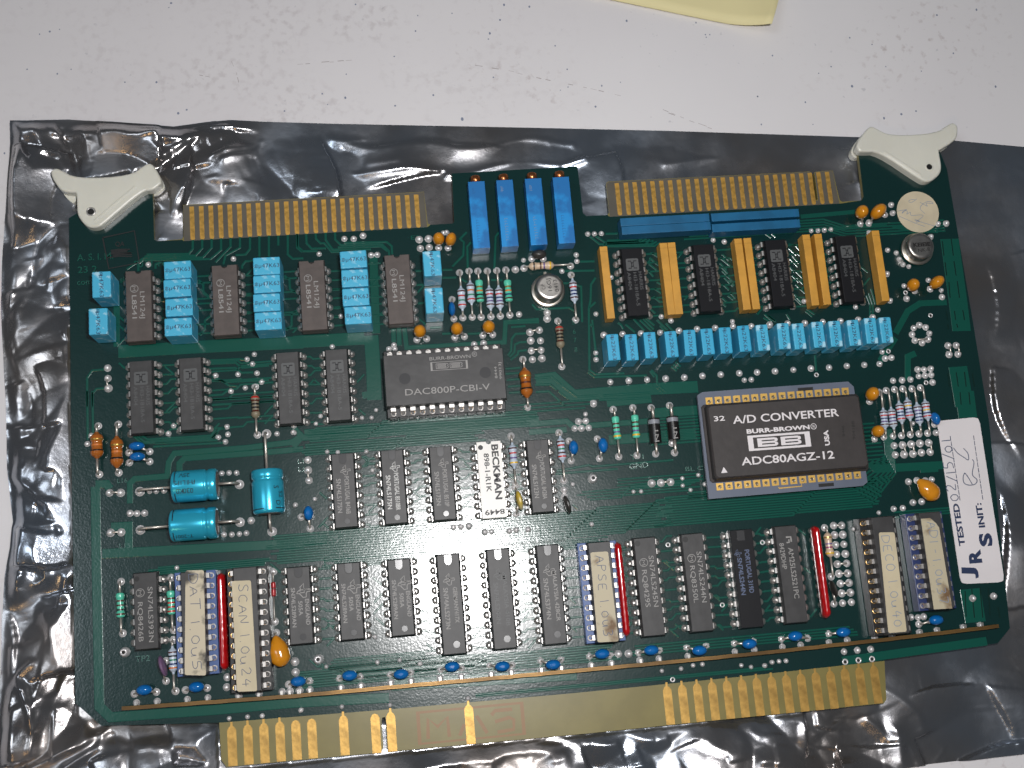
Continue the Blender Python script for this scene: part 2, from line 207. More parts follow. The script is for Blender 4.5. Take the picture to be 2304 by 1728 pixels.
JOINT=[(-17.16,131.26,0.68,'s'),
(5.36,131.49,0.68,'s'),
(9.76,104.7,0.68,'s'),
(7.79,103.5,0.68,'s'),
(9.18,102.1,0.68,'s'),
(-0.54,99.6,0.68,'s'),
(5.3,99.56,0.68,'s'),
(10.23,99.52,0.68,'s'),
(11.37,97.06,0.68,'s'),
(7.03,95.77,0.68,'s'),
(3.28,95.2,0.68,'s'),
(-28.28,103.56,0.95,'s'),
(-28.28,100.78,0.95,'s'),
(-28.19,98.1,0.95,'s'),
(35.31,135.36,0.83,'s'),
(37.86,135.2,0.83,'s'),
(40.44,135.94,0.83,'s'),
(81.22,111.04,0.83,'s'),
(68.34,103.49,0.83,'s'),
(70.91,103.56,0.83,'s'),
(28.3,131.44,0.68,'s'),
(33.15,113.65,0.68,'s'),
(83.78,126.31,0.68,'s'),
(46.78,104.73,0.68,'s'),
(45.38,103.75,0.68,'s'),
(47.01,103.64,0.68,'s'),
(30.38,105.43,0.68,'s'),
(62.37,135.43,0.68,'s'),
(63.29,135.48,0.68,'s'),
(42.29,130.27,0.83,'s'),
(43.95,130.27,0.83,'s'),
(55.64,133.92,0.95,'s'),
(58.21,133.99,0.95,'s'),
(55.77,131.36,0.95,'s'),
(58.21,131.53,0.95,'s'),
(81.29,123.75,0.95,'s'),
(83.74,105.81,0.95,'s'),
(83.75,103.48,0.95,'s'),
(83.68,100.69,0.95,'s'),
(83.73,98.21,0.95,'s'),
(86.37,106.26,0.95,'s'),
(86.41,103.3,0.95,'s'),
(86.32,100.67,0.95,'s'),
(86.35,98.34,0.95,'s'),
(88.94,110.94,0.95,'s'),
(88.79,109.29,0.95,'s'),
(102.31,132.74,0.68,'s'),
(104.18,132.69,0.68,'s'),
(106.15,132.67,0.68,'s'),
(98.53,126.94,0.68,'s'),
(98.54,125.08,0.68,'s'),
(94.08,122.48,0.68,'s'),
(107.56,119.89,0.68,'s'),
(102.34,109.76,0.68,'s'),
(120.33,107.86,0.68,'s'),
(122.91,106.52,0.68,'s'),
(137.49,128.85,0.68,'s'),
(140.59,128.18,0.68,'s'),
(140.05,105.17,0.68,'s'),
(101.19,98.88,0.68,'s'),
(101.06,97.03,0.68,'s'),
(141.31,88.5,0.68,'s'),
(143.28,88.52,0.68,'s'),
(103.89,103.69,0.83,'s'),
(109.12,103.66,0.83,'s'),
(114.2,103.47,0.83,'s'),
(119.51,103.37,0.83,'s'),
(124.82,103.55,0.83,'s'),
(129.91,103.69,0.83,'s'),
(135.01,103.67,0.83,'s'),
(140.04,103.81,0.83,'s'),
(145.19,103.47,0.83,'s'),
(150.47,103.6,0.83,'s'),
(99.17,85.16,0.83,'s'),
(104.32,90.56,0.83,'s'),
(109.43,90.58,0.83,'s'),
(114.48,90.47,0.83,'s'),
(119.61,90.48,0.83,'s'),
(124.79,90.43,0.83,'s'),
(129.84,90.48,0.83,'s'),
(134.96,90.5,0.83,'s'),
(140.16,90.51,0.83,'s'),
(145.15,90.42,0.83,'s'),
(150.21,90.38,0.83,'s'),
(155.4,90.4,0.83,'s'),
(160.38,90.46,0.83,'s'),
(165.51,90.36,0.83,'s'),
(170.59,90.45,0.83,'s'),
(175.58,90.42,0.83,'s'),
(179.93,90.38,0.83,'s'),
(155.53,103.58,0.83,'s'),
(160.41,103.32,0.83,'s'),
(165.57,103.4,0.83,'s'),
(170.6,103.29,0.83,'s'),
(175.73,103.37,0.83,'s'),
(179.95,103.74,0.83,'s'),
(150.29,103.45,0.83,'s'),
(165.9,129.94,0.68,'s'),
(167.86,129.83,0.68,'s'),
(169.71,129.88,0.68,'s'),
(171.6,129.94,0.68,'s'),
(187.21,122.91,0.68,'s'),
(189.6,121.95,0.68,'s'),
(190.12,120.01,0.68,'s'),
(191.01,118.42,0.68,'s'),
(192.6,117.73,0.68,'s'),
(190.38,112.2,0.68,'s'),
(197.63,113.43,0.68,'s'),
(200.96,110.23,0.68,'s'),
(175.52,107.01,0.68,'s'),
(181.77,105.77,0.68,'s'),
(161.05,109.61,0.68,'s'),
(162.38,109.53,0.68,'s'),
(181.17,93.68,0.68,'s'),
(180.34,131.07,0.83,'s'),
(182.89,131.09,0.83,'s'),
(185.92,115.96,0.83,'s'),
(185.62,108.19,0.83,'s'),
(200.37,126.08,0.83,'s'),
(190.5,108.43,0.83,'s'),
(200.88,108.28,0.83,'s'),
(193,100.63,0.83,'s'),
(191.27,99.88,0.83,'s'),
(194.73,99.88,0.83,'s'),
(190.51,98.08,0.83,'s'),
(195.5,98.06,0.83,'s'),
(191.03,96.29,0.83,'s'),
(194.84,96.35,0.83,'s'),
(193,95.52,0.83,'s'),
(181.78,91.83,0.83,'s'),
(183.62,91.93,0.83,'s'),
(190.54,88.07,0.83,'s'),
(192.38,87.94,0.83,'s'),
(194.29,88.03,0.83,'s'),
(190.56,86.17,0.83,'s'),
(192.39,86.2,0.83,'s'),
(194.19,86.23,0.83,'s'),
(194.25,84.18,0.83,'s'),
(183.1,85.43,0.83,'s'),
(185.65,85.41,0.83,'s'),
(188.04,85.4,0.83,'s'),
(203.03,129.74,0.83,'s'),
(205.57,129.76,0.83,'s'),
(200.31,94.23,0.95,'s'),
(202.69,94.13,0.95,'s'),
(200.22,91.68,0.95,'s'),
(202.76,91.57,0.95,'s'),
(190.53,110.24,0.68,'o'),
(196.71,103.19,0.68,'o'),
(183.01,93.8,0.68,'o'),
(161.69,88.55,0.68,'o'),
(192.4,84.22,0.68,'o'),
(182.64,128.29,0.83,'s'),
(190.26,136.21,0.83,'s'),
(190.32,133.74,0.83,'s'),
(-33.81,83.79,0.68,'s'),
(-32.79,85.9,0.68,'s'),
(-11.79,87.01,0.68,'s'),
(-13.19,85.05,0.68,'s'),
(1.87,85.71,0.68,'s'),
(2.02,83.69,0.68,'s'),
(-0.44,83.08,0.68,'s'),
(1.32,81.77,0.68,'s'),
(14.72,82.94,0.68,'s'),
(18.96,82.98,0.68,'s'),
(19.2,84.75,0.68,'s'),
(0.06,73.52,0.68,'s'),
(1.91,73.53,0.68,'s'),
(3.84,73.38,0.68,'s'),
(-18.4,70.31,0.68,'s'),
(-16.72,70.18,0.68,'s'),
(-14.75,70.17,0.68,'s'),
(0.02,57.67,0.68,'s'),
(1.98,57.51,0.68,'s'),
(3.9,57.5,0.68,'s'),
(5.71,57.56,0.68,'s'),
(18.5,63.83,0.68,'s'),
(19.55,60.42,0.68,'s'),
(-12.08,50.15,0.68,'s'),
(-28.46,70.65,0.95,'s'),
(-25.67,70.44,0.95,'s'),
(-28.39,60.37,0.95,'s'),
(-25.76,60.3,0.95,'s'),
(-23.43,64.96,0.83,'s'),
(-21.7,64.82,0.83,'s'),
(-19.8,64.73,0.83,'s'),
(7.06,60.69,0.83,'s'),
(26.27,86.77,0.68,'s'),
(24.94,84.84,0.68,'s'),
(37.08,85.54,0.68,'s'),
(39.62,85.41,0.68,'s'),
(40.92,87.36,0.68,'s'),
(19.24,82.81,0.68,'s'),
(27.48,77.17,0.68,'s'),
(30.22,76.82,0.68,'s'),
(37.69,76.47,0.68,'s'),
(38.95,71.39,0.68,'s'),
(23.6,65.02,0.68,'s'),
(18.43,63.74,0.68,'s'),
(22.33,75.35,0.95,'s'),
(22.27,72.65,0.95,'s'),
(22.34,69.99,0.95,'s'),
(58.97,54.83,0.83,'s'),
(60.95,54.82,0.83,'s'),
(63.05,54.8,0.83,'s'),
(67.08,52.88,0.83,'s'),
(68.83,52.88,0.83,'s'),
(73.5,52.66,0.83,'s'),
(75.33,52.8,0.83,'s'),
(78.47,52.7,0.83,'s'),
(96.7,82.23,0.68,'s'),
(91.43,63.66,0.68,'s'),
(107.48,60.43,0.68,'s'),
(109.52,60.33,0.68,'s'),
(121.06,62.97,0.68,'s'),
(120.93,61.03,0.68,'s'),
(122.89,59.68,0.68,'s'),
(125.47,63.53,0.68,'s'),
(126.93,60.93,0.68,'s'),
(95.41,52.66,0.68,'s'),
(94.61,80.4,0.83,'s'),
(96.58,80.38,0.83,'s'),
(93.38,78.58,0.83,'s'),
(95.21,78.45,0.83,'s'),
(97.23,78.45,0.83,'s'),
(99.17,84.85,0.83,'s'),
(89,62.3,0.83,'s'),
(119.21,72.6,0.83,'s'),
(112.6,62.27,0.95,'s'),
(115.16,62.22,0.95,'s'),
(117.73,62.23,0.95,'s'),
(180.6,67.43,0.95,'s'),
(183.03,67.41,0.95,'s'),
(185.46,67.44,0.95,'s'),
(187.94,67.5,0.95,'s'),
(190.47,67.47,0.95,'s'),
(180.53,64.89,0.95,'s'),
(183.03,64.8,0.95,'s'),
(185.55,64.76,0.95,'s'),
(188.01,64.95,0.95,'s'),
(190.47,64.92,0.95,'s'),
(192.94,70.07,0.83,'s'),
(183.1,57.31,0.83,'s'),
(187.89,57.25,0.83,'s'),
(189.75,57.41,0.83,'s'),
(183.49,51.59,0.83,'s'),
(185.97,51.64,0.83,'s'),
(177.89,50.31,0.83,'s'),
(180.48,50.32,0.83,'s'),
(173.58,49.59,0.68,'s'),
(165.98,45.77,0.68,'s'),
(186.83,73.15,0.68,'s'),
(-0.54,21.87,0.95,'s'),
(-0.77,19.44,0.95,'s'),
(16.45,24.19,0.95,'s'),
(16.46,21.58,0.95,'s'),
(-0.46,11.83,0.68,'s'),
(4.08,11.77,0.68,'s'),
(7.7,11.71,0.68,'s'),
(17.23,12.11,0.68,'s'),
(-22.96,17.66,0.83,'s'),
(-17.95,17.53,0.83,'s'),
(-10.56,17.34,0.83,'s'),
(-5.51,17.29,0.83,'s'),
(2.1,17.06,0.83,'s'),
(7.17,17.14,0.83,'s'),
(12.86,17.12,0.83,'s'),
(14.85,17.02,0.83,'s'),
(17.06,16.93,0.83,'s'),
(24.22,22.27,0.68,'s'),
(36.91,28.58,0.68,'s'),
(37.13,22.23,0.68,'s'),
(42.77,22.23,0.68,'s'),
(47.86,20.92,0.68,'s'),
(17.38,12.23,0.68,'s'),
(27.55,12.11,0.68,'s'),
(39.6,11.43,0.68,'s'),
(59.39,11.27,0.68,'s'),
(17.35,17.07,0.83,'s'),
(19.84,17.04,0.83,'s'),
(27.63,16.8,0.83,'s'),
(32.67,16.9,0.83,'s'),
(40.2,17.05,0.83,'s'),
(45.32,16.95,0.83,'s'),
(52.67,16.92,0.83,'s'),
(58.06,16.86,0.83,'s'),
(65.75,16.7,0.83,'s'),
(70.92,16.88,0.83,'s'),
(95.42,52.72,0.68,'s'),
(109.93,13.63,0.68,'s'),
(115.02,13.71,0.68,'s'),
(118.26,14.27,0.68,'s'),
(120.77,14.33,0.68,'s'),
(130.96,13.15,0.68,'s'),
(133.49,12.5,0.68,'s'),
(137.06,12.55,0.68,'s'),
(139.09,13.22,0.68,'s'),
(115.2,45.71,0.68,'o'),
(140.67,44.27,0.68,'o'),
(127.85,28.92,0.68,'o'),
(112.52,11.16,0.68,'o'),
(99.03,18.87,0.95,'s'),
(101.7,18.69,0.95,'s'),
(78.63,16.41,0.83,'s'),
(83.82,16.34,0.83,'s'),
(91.67,16.65,0.83,'s'),
(96.91,16.67,0.83,'s'),
(104.5,16.7,0.83,'s'),
(109.49,16.74,0.83,'s'),
(117.13,16.72,0.83,'s'),
(129.71,16.72,0.83,'s'),
(134.93,16.8,0.83,'s'),
(137.21,12.54,0.68,'s'),
(139.23,13.21,0.68,'s'),
(141.09,13.27,0.68,'s'),
(142.97,13.22,0.68,'s'),
(166,45.86,0.68,'s'),
(160.7,47.17,0.95,'s'),
(162.9,47.06,0.95,'s'),
(160.56,44.66,0.95,'s'),
(162.85,44.56,0.95,'s'),
(160.49,42.05,0.95,'s'),
(162.79,42.01,0.95,'s'),
(160.44,39.54,0.95,'s'),
(162.82,39.44,0.95,'s'),
(160.25,36.94,0.95,'s'),
(162.85,36.93,0.95,'s'),
(160.32,34.4,0.95,'s'),
(162.75,34.29,0.95,'s'),
(160.34,31.79,0.95,'s'),
(162.78,31.8,0.95,'s'),
(160.34,29.22,0.95,'s'),
(162.72,29.23,0.95,'s'),
(160.21,26.67,0.95,'s'),
(162.65,26.7,0.95,'s'),
(181.72,21.3,0.83,'s'),
(178.28,21.45,0.83,'s'),
(180.18,21.23,0.83,'s'),
(195.9,24.92,0.83,'s'),
(201.83,25,0.83,'s'),
(142.49,16.85,0.83,'s'),
(147.44,16.88,0.83,'s'),
(155.12,16.89,0.83,'s'),
(160.13,17.03,0.83,'s'),
(167.57,17.08,0.83,'s'),
(172.35,17.12,0.83,'s'),
(179.96,17.33,0.83,'s'),
(184.8,17.49,0.83,'s'),
(192.16,17.64,0.83,'s'),
(196.87,17.76,0.83,'s'),
(158.81,14.19,0.83,'s'),
(162.45,14.25,0.83,'s'),
(166.07,14.19,0.83,'s'),
(158.74,11.57,0.83,'o'),
(162.37,11.65,0.83,'o'),
(166.06,11.64,0.83,'o')]
JUMP=[((-28.33,100.83),(-28.24,98.14)),
((-28.51,70.68),(-25.72,70.46)),
((-28.44,60.39),(-25.8,60.32)),
((83.76,105.86),(86.4,106.31)),
((83.7,100.74),(86.34,100.71)),
((115.2,62.24),(117.78,62.25)),
((200.41,94.27),(200.32,91.72)),
((202.79,94.17),(202.86,91.61)),
((183.11,67.43),(183.12,64.82)),
((185.55,67.47),(185.64,64.78)),
((190.56,67.5),(190.56,64.94)),
((22.26,72.68),(22.32,70.01)),
((191.12,96.33),(194.94,96.39)),
((160.77,47.19),(162.97,47.07)),
((160.32,36.94),(162.93,36.93)),
((160.39,34.41),(162.82,34.29)),
((160.41,31.8),(162.86,31.8)),
((160.41,29.22),(162.79,29.23))]
POST=[(96.83,64.74),(-25.46,30.22),(22.36,24.24)]
P1=[0,1,2,3,4,5,7,9,10,15,28,29,30,31,32,33,34,35,36,37,38,39,40,41,42]
J1x=((-5.2,137.78),(55.69,138.05))
J2x=((111.98,137.99),(172.9,137.88))
P1x=((0.01,0.35),(166.18,0.42))
BAR=[(-25.92,16.71),(15.9,15.91),(46.37,15.87),(75.15,15.77),(106.77,15.73),(136.68,15.9),(169.61,16.43),(200.49,17.21)]
EJ=[[(-41.52,157.48),(-41.18,158.42),(-40.29,158.9),(-39.2,158.6),(-34.72,155.66),(-20.68,155.66),(-16.6,158.72),(-15.25,158.93),(-14.17,157.91),(-12.17,153.57),(-13.21,152.31),(-15.02,151.09),(-17.46,151.22),(-28.03,142.19),(-29.36,141.56),(-31,141.47),(-32.63,142.22),(-34.13,144.32),(-34.8,146.14),(-34.79,151.48),(-35.55,151.76),(-38.62,152.06),(-40.56,155.03)],
[(181.38,154.01),(185.58,158.62),(186.7,159.23),(187.81,158.81),(191.8,156.03),(205.69,156.06),(209.98,158.73),(211.38,159.06),(212.52,157.84),(211.97,155.43),(211.08,153.65),(206.21,151.03),(205.6,150.92),(205.65,148.5),(205.66,145.79),(204.88,143.73),(202.22,141.79),(200.42,141.53),(198.77,142.28),(187.87,151.41),(183.5,151.49),(181.92,151.73)]]
EJH=[(-31.08,145.97),(201.85,145.91)]
DISC=[(191.69,135.12),(203.75,132.34),(197.87,139.91),(198.25,127.38)]
STK=[(193.64,73.28),(205,73.4),(205.82,72.56),(205.24,29.59),(204.21,28.73),(193.99,29.11),(193.21,29.71)]
STKT=[('J',(197.25,31.08),(197.57,33.93),3.4,'x'),
('R',(199.91,33.89),(200,37.6),3.4,'x'),
('S',(203.64,38.36),(203.63,41.95),3.4,'x'),
('TESTED',(196.06,38.97),(196.17,50.45),1.7,'x'),
('INIT:',(202.43,43.25),(202.52,49.89),1.7,'x')]
STKL=[[(203.07,50.76),(203.39,68.68)],[(196.66,51.11),(196.75,69.02)]]
DATE=((196.17,50.99),(196.64,68.72))
EJS=[[(199.13,58.38),(198.51,57.51),(198.36,55.68),(199.83,54.96),(201.75,55.12),(202.58,56.28),(201.48,57.28),(201.14,58.07),(202.45,61.19),(201.95,62)],
[(197.14,65.59),(197.99,63.98),(199.83,62.62),(200.93,61.61),(201.13,63.75),(199.94,65.23)],
[(199.15,58.53),(199.91,57.4),(200.81,55.19)]]
SCRIB=[[(197.44,137.44),(195.82,137.39),(195.41,136.66),(196.41,136.46),(198.05,137.56)],
[(198.76,136.47),(201.16,134.84),(200.18,136.09),(201.93,135.99),(202.76,135.64),(202.05,136.73),(199.91,136.26),(198.19,134.71),(199.69,132.99)],
[(191.65,134.2),(195.09,134.59),(193.39,134.1),(192.82,133.24),(194.02,134.36),(194.85,134.01),(194.08,132.87),(195.72,133.96),(195.2,132.5),(198.18,132.78),(199.59,132.4),(196.04,130.38),(198.46,130.83),(195.35,131.61),(202.01,129.14)],
[(192.01,132.69),(196.33,130.36),(199.08,129.16)]]
BAGT=[(-54.01,176.18),
(-49.51,175.95),
(-38.43,175.91),
(-22.87,173.93),
(-9.99,172.21),
(5.28,173.42),
(34.12,171.01),
(84.16,167.37),
(128.92,163.97),
(184.72,159.14),
(214.4,156.48),
(234.92,153.45)]
BAGL=[(-54.01,176.18),
(-54.06,165.78),
(-55.3,149.2),
(-56.26,139.19),
(-56.77,121.88),
(-55.71,97.65),
(-55.33,79.14),
(-54.69,71.8),
(-53.83,64.84),
(-54.53,58.07),
(-55.87,51.41),
(-56.78,40.33),
(-57.03,29.36),
(-58.16,4.97)]
BAGB=[(161.74,-16.79),(177.69,-16.74),(204.91,-16.37)]
NOTE=[(102.73,207.42),(139.65,199.01),(162.26,192.89),(165.62,196.89),(167.55,203.28),(167.75,204.72)]
TR=[(0.35,[(-5.21,137.47),(-5.3,134.96),(-6.37,133.62),(-17.48,134.08)]),
(0.35,[(-2.71,137.48),(-2.79,134.97),(-4.63,133.04),(-18.08,133.61)]),
(0.35,[(-0.2,137.48),(-0.29,134.97),(-2.74,132.36),(-18.38,133.13),(-22.82,130.27)]),
(0.35,[(2.32,137.49),(2.19,134.2),(-0.7,131.8),(-18.54,132.58),(-19.58,131.78)]),
(0.35,[(4.83,137.5),(4.74,134.98),(0.59,130.85)]),
(0.35,[(7.36,137.51),(7.23,134.52),(3.31,132.56),(2.63,130.1)]),
(0.35,[(10.03,137.5),(9.88,134.04),(8.63,132.49),(5.97,132.49)]),
(0.35,[(12.56,137.51),(12.3,131.7)]),
(0.35,[(15.09,137.52),(14.82,131.54)]),
(0.35,[(17.62,137.37),(17.48,134.53)]),
(0.35,[(20.16,137.38),(19.89,131.86),(21.16,130.53),(24.02,130.51)]),
(0.35,[(22.7,137.38),(22.51,133.6),(23.79,132.32)]),
(0.35,[(22.71,137.54),(22.67,133.9),(23.95,132.5),(27.98,132.32)]),
(0.35,[(25.1,137.4),(25.11,134.7),(26.37,133.11),(30.26,132.97)]),
(0.35,[(27.65,137.41),(27.71,135.81),(28.84,134.48),(29.89,134.42),(31.7,131.84),(33.79,131.77)]),
(0.35,[(30.35,137.4),(30.3,135.34),(32.03,132.48),(42.39,131.98)]),
(0.35,[(32.91,137.41),(32.86,135.35),(34.2,133.68),(43.68,133.33),(45.48,133.16),(47.17,131.15),(47.24,129.88)]),
(0.35,[(35.29,134.25),(46.74,133.78),(48.02,132.53),(48.01,130.15)]),
(0.35,[(33.42,133.06),(45.15,132.61),(46.86,131.11)]),
(0.35,[(-15.26,129.96),(-15.23,131.2),(-14.04,131.69)]),
(0.35,[(7.58,128.54),(7.62,129.48),(8.55,130.61),(10.62,130.54)]),
(0.35,[(-19.78,129.62),(-19.74,131.48),(-20.73,132.41)]),
(0.35,[(-14.92,121.28),(-13.04,120.86)]),
(0.35,[(7.86,121.06),(10.06,120.98)]),
(0.35,[(7.94,116.12),(9.85,116.05)]),
(0.35,[(-4.13,126.16),(-2.86,124.84),(-2.94,122.37),(-1.24,121.02)]),
(0.35,[(-1.12,116.09),(-2.77,114.82),(-2.85,112.53),(-4.22,110.79)]),
(0.35,[(18.71,125.97),(19.98,124.64),(20.01,122.15),(21.72,120.8)]),
(0.35,[(21.63,116.15),(20.1,115.01),(19.94,111.94),(18.41,110.66)]),
(0.35,[(30.95,121.14),(33.48,121.11)]),
(0.35,[(30.81,116.02),(33.33,115.92)]),
(0.35,[(30.81,113.48),(33.13,113.55)]),
(0.35,[(54.02,125.03),(56.13,124.99)]),
(0.35,[(53.89,121.1),(55.85,121.04)]),
(0.35,[(53.98,115.92),(55.79,115.87)]),
(0.35,[(61.29,124.9),(64.02,124.82)]),
(0.35,[(61.12,122.69),(64.91,122.52)]),
(0.35,[(64.08,125.67),(67.36,128.65),(67.81,132.45),(66.82,133.47),(68.8,135.28)]),
(0.35,[(68.26,124.46),(68.63,131.13),(69.8,132.34)]),
(0.35,[(75.58,124.33),(76.66,133.53),(77.69,134.75)]),
(0.35,[(67.68,121.02),(66.81,121.55),(65.96,122.39)]),
(0.35,[(74.41,121.23),(77.45,120.97)]),
(0.35,[(64.17,110.89),(63.29,111.26)]),
(0.35,[(59.95,106.98),(62.96,106.93)]),
(0.35,[(56.79,108.89),(59.79,108.85)]),
(0.35,[(66.84,106.52),(70.76,106.41)]),
(0.35,[(77.93,108.74),(86.47,108.49)]),
(0.35,[(78.74,107.6),(82.7,107.65)]),
(0.35,[(77.16,99.79),(78.17,100.96),(78.61,104.34),(79.79,105.66),(82.68,105.62)]),
(0.35,[(77.58,99.3),(79.05,100.59),(79.39,102.73),(80.8,103.26),(82.61,103.2)]),
(0.35,[(77.81,98.51),(79.9,99.91),(80.13,100.82),(82.42,100.98)]),
(0.35,[(76.25,96.15),(80.18,96.19)]),
(0.35,[(76.13,94.78),(80.36,94.79)]),
(0.35,[(76.29,93.08),(80.51,93.1)]),
(0.35,[(76.43,91.24),(80.65,91.25)]),
(0.35,[(76.59,89.55),(80.79,89.46)]),
(0.35,[(-33.7,93.64),(-33.57,101.34),(-32.26,103.19),(-29.13,103.28)]),
(0.35,[(-33.63,97.78),(-33.7,84.83)]),
(0.35,[(-32.43,93.55),(-32.31,97.09),(-31.22,98.2),(-28.95,98.19)]),
(0.35,[(-32.3,97.69),(-32.33,86.48)]),
(0.35,[(-2.15,103.83),(5.97,103.67),(7.4,103.33)]),
(0.35,[(-2.18,102.92),(4.77,102.75),(6.45,101.27),(13.44,101.4)]),
(0.35,[(-2.23,101.57),(4.71,101.39),(6.1,99.94),(9.29,99.81)]),
(0.35,[(-1.44,99.56),(-0.59,99.05),(1.67,97.69),(13.26,97.48)]),
(0.35,[(-2.05,98.55),(1.11,98.18),(2.79,96.71),(5.08,96.31)]),
(0.35,[(-2.49,94.39),(0.97,94.38),(2.45,95.38)]),
(0.35,[(-1.96,93.16),(14.79,92.86)]),
(0.35,[(-1.95,93.3),(14.79,93.01)]),
(0.35,[(-1.72,91.8),(14.73,91.67)]),
(0.35,[(-22.15,85.15),(-21.05,83.9),(-19.95,82.94),(-2.33,82.81),(-0.56,84.45)]),
(0.35,[(-21.58,85.26),(-19.37,83.33),(-1.75,83.21),(-0.25,85.16),(1.49,85.48)]),
(0.35,[(-20.45,85.17),(-18.51,83.86),(-2.3,83.69),(-1.1,85.23)]),
(0.35,[(-17.15,81.85),(-4.66,81.66),(1.05,81.53)]),
(0.35,[(-16.56,82.69),(-0.64,82.39)]),
(0.35,[(123.97,134.94),(123.34,134.98)]),
(0.35,[(102.89,131.96),(105.46,129.55),(119.85,129.17)]),
(0.35,[(104.46,132.03),(107.06,129.94),(116.78,129.84)]),
(0.35,[(107.32,132.51),(110.76,132.37)]),
(0.35,[(99.39,124.93),(103.42,124.78)]),
(0.35,[(94.82,122.5),(103.15,122.14)]),
(0.35,[(94.18,119.03),(96.33,118.96),(99,117.78),(98.32,107.71)]),
(0.35,[(85.07,113.61),(86.16,112.12),(95.05,112.02),(96.49,110.98)]),
(0.35,[(119.85,129.17),(120.18,129.31)]),
(0.35,[(103.25,120.06),(101.83,118.23),(101.24,113.83),(100.53,111.35),(98.98,94.28),(100.53,92.93)]),
(0.35,[(102.56,113.11),(100.71,111.65)]),
(0.35,[(101.13,108.16),(101.23,96.91)]),
(0.35,[(100.26,107.12),(101.1,106.28)]),
(0.35,[(98.47,93.69),(100.15,92.19),(114.49,91.66)]),
(0.35,[(100.53,92.93),(108.46,92.69)]),
(0.35,[(108.1,106.91),(108.96,106.23),(109.46,105.09)]),
(0.35,[(110.2,106.3),(112.58,103.95)]),
(0.35,[(112.52,107.73),(115.25,104.24)]),
(0.35,[(114.34,107.29),(117.23,103.95)]),
(0.35,[(115.3,107.54),(117.9,104.38)]),
(0.35,[(115.95,107.82),(118.17,105.46)]),
(0.35,[(118.96,106.99),(121.73,103.97)]),
(0.35,[(119.71,105.36),(120.91,103.55)]),
(0.35,[(121.33,105.89),(123.24,103.55)]),
(0.35,[(118.9,124.86),(121.31,122.46)]),
(0.35,[(118.56,123.11),(120.54,121.22)]),
(0.35,[(119.53,126.27),(121.28,125.04)]),
(0.35,[(118.05,121.37),(119.4,119.37)]),
(0.35,[(120.15,117.72),(121.33,117)]),
(0.35,[(119.34,116.01),(121.04,114.47)]),
(0.35,[(118.77,113.66),(120.46,112.02),(122.33,112)]),
(0.35,[(117.18,110.58),(118.86,108.89)]),
(0.35,[(139.56,124.57),(141.24,122.68)]),
(0.35,[(138.81,123.64),(141.65,120.88)]),
(0.35,[(138.62,122.04),(140.27,119.99)]),
(0.35,[(138.97,119.75),(141.45,116.7)]),
(0.35,[(139.36,117.79),(141.56,115.08)]),
(0.35,[(138.82,115.9),(140.19,114.21)]),
(0.35,[(140.54,117.08),(141.91,115.38)]),
(0.35,[(138.81,121.05),(140.47,119.01)]),
(0.35,[(140.42,113.55),(141.75,111.55)]),
(0.35,[(139.68,112.64),(141.09,111.27)]),
(0.35,[(138.03,112.11),(139.13,110.76)]),
(0.35,[(137.84,110.52),(138.82,109.5)]),
(0.35,[(121.5,93.65),(122.89,92.31)]),
(0.35,[(122.18,94.23),(123.42,92.9)]),
(0.35,[(122.86,94.81),(124.1,93.47)]),
(0.35,[(115.54,92.82),(116.58,91.05)]),
(0.35,[(115.88,93.11),(117.24,91.46),(117.12,89),(119.05,87.01)]),
(0.35,[(116.59,88.42),(118.54,86.58)]),
(0.35,[(83.83,93.02),(88.53,93.09),(90.88,90.68)]),
(0.35,[(91.44,90.18),(94.79,87.19),(100.55,87.09)]),
(0.35,[(83.81,91.18),(87.73,91.06),(89.54,89.4)]),
(0.35,[(89.95,88.91),(92.47,86.68)]),
(0.35,[(83.79,89.25),(87.41,89.18),(91.38,84.84)]),
(0.35,[(102.06,86.98),(114.88,86.84)]),
(0.35,[(100.73,85.85),(115.04,85.45)]),
(0.35,[(105.95,128.23),(107.06,129.94)]),
(0.35,[(148.9,105.66),(150.35,104.61)]),
(0.35,[(150.24,106.21),(151.95,104.51)]),
(0.35,[(158.8,126.34),(160.83,125.89),(162.19,124.01)]),
(0.35,[(158.81,125.19),(160.76,122.95)]),
(0.35,[(158.72,122.1),(160.64,119.7)]),
(0.35,[(159.48,123.03),(161.09,120.65)]),
(0.35,[(158.25,119.85),(159.47,118.16)]),
(0.35,[(159.55,118.8),(161.47,116.41)]),
(0.35,[(158.7,117.23),(160.34,115.19)]),
(0.35,[(159.31,114.61),(161.65,111.88)]),
(0.35,[(159.88,116.51),(161.52,114.47)]),
(0.35,[(158.6,111.75),(160.19,109.4)]),
(0.35,[(158.74,110.46),(160.11,108.77)]),
(0.35,[(149.34,106.59),(151.29,104.55)]),
(0.35,[(150.24,106.21),(152.21,104.33)]),
(0.35,[(161.51,107.39),(163.5,105.66)]),
(0.35,[(161.11,106.78),(162.78,105.07)]),
(0.35,[(155.62,106.18),(156.35,104.53)]),
(0.35,[(179.21,110.12),(179.79,107.5),(179.22,103.68)]),
(0.35,[(179.94,110.71),(180.58,107.45),(180.06,103.94)]),
(0.35,[(180.77,111.96),(181.38,107.39)]),
(0.35,[(162.04,94.01),(161.75,89.63)]),
(0.35,[(152.38,129.99),(154.12,128.58)]),
(0.35,[(154.02,130.22),(155.42,128.67)]),
(0.3,[(107.44,130.56),(115.25,130.25),(116.92,131.13)]),
(0.3,[(107.41,130.27),(116.15,129.91),(117.82,130.78)]),
(0.3,[(107.38,129.98),(117.06,129.56),(118.73,130.43)]),
(0.3,[(107.35,129.69),(117.97,129.22),(119.64,130.09)]),
(0.3,[(107.32,129.4),(118.87,128.87),(120.54,129.74)]),
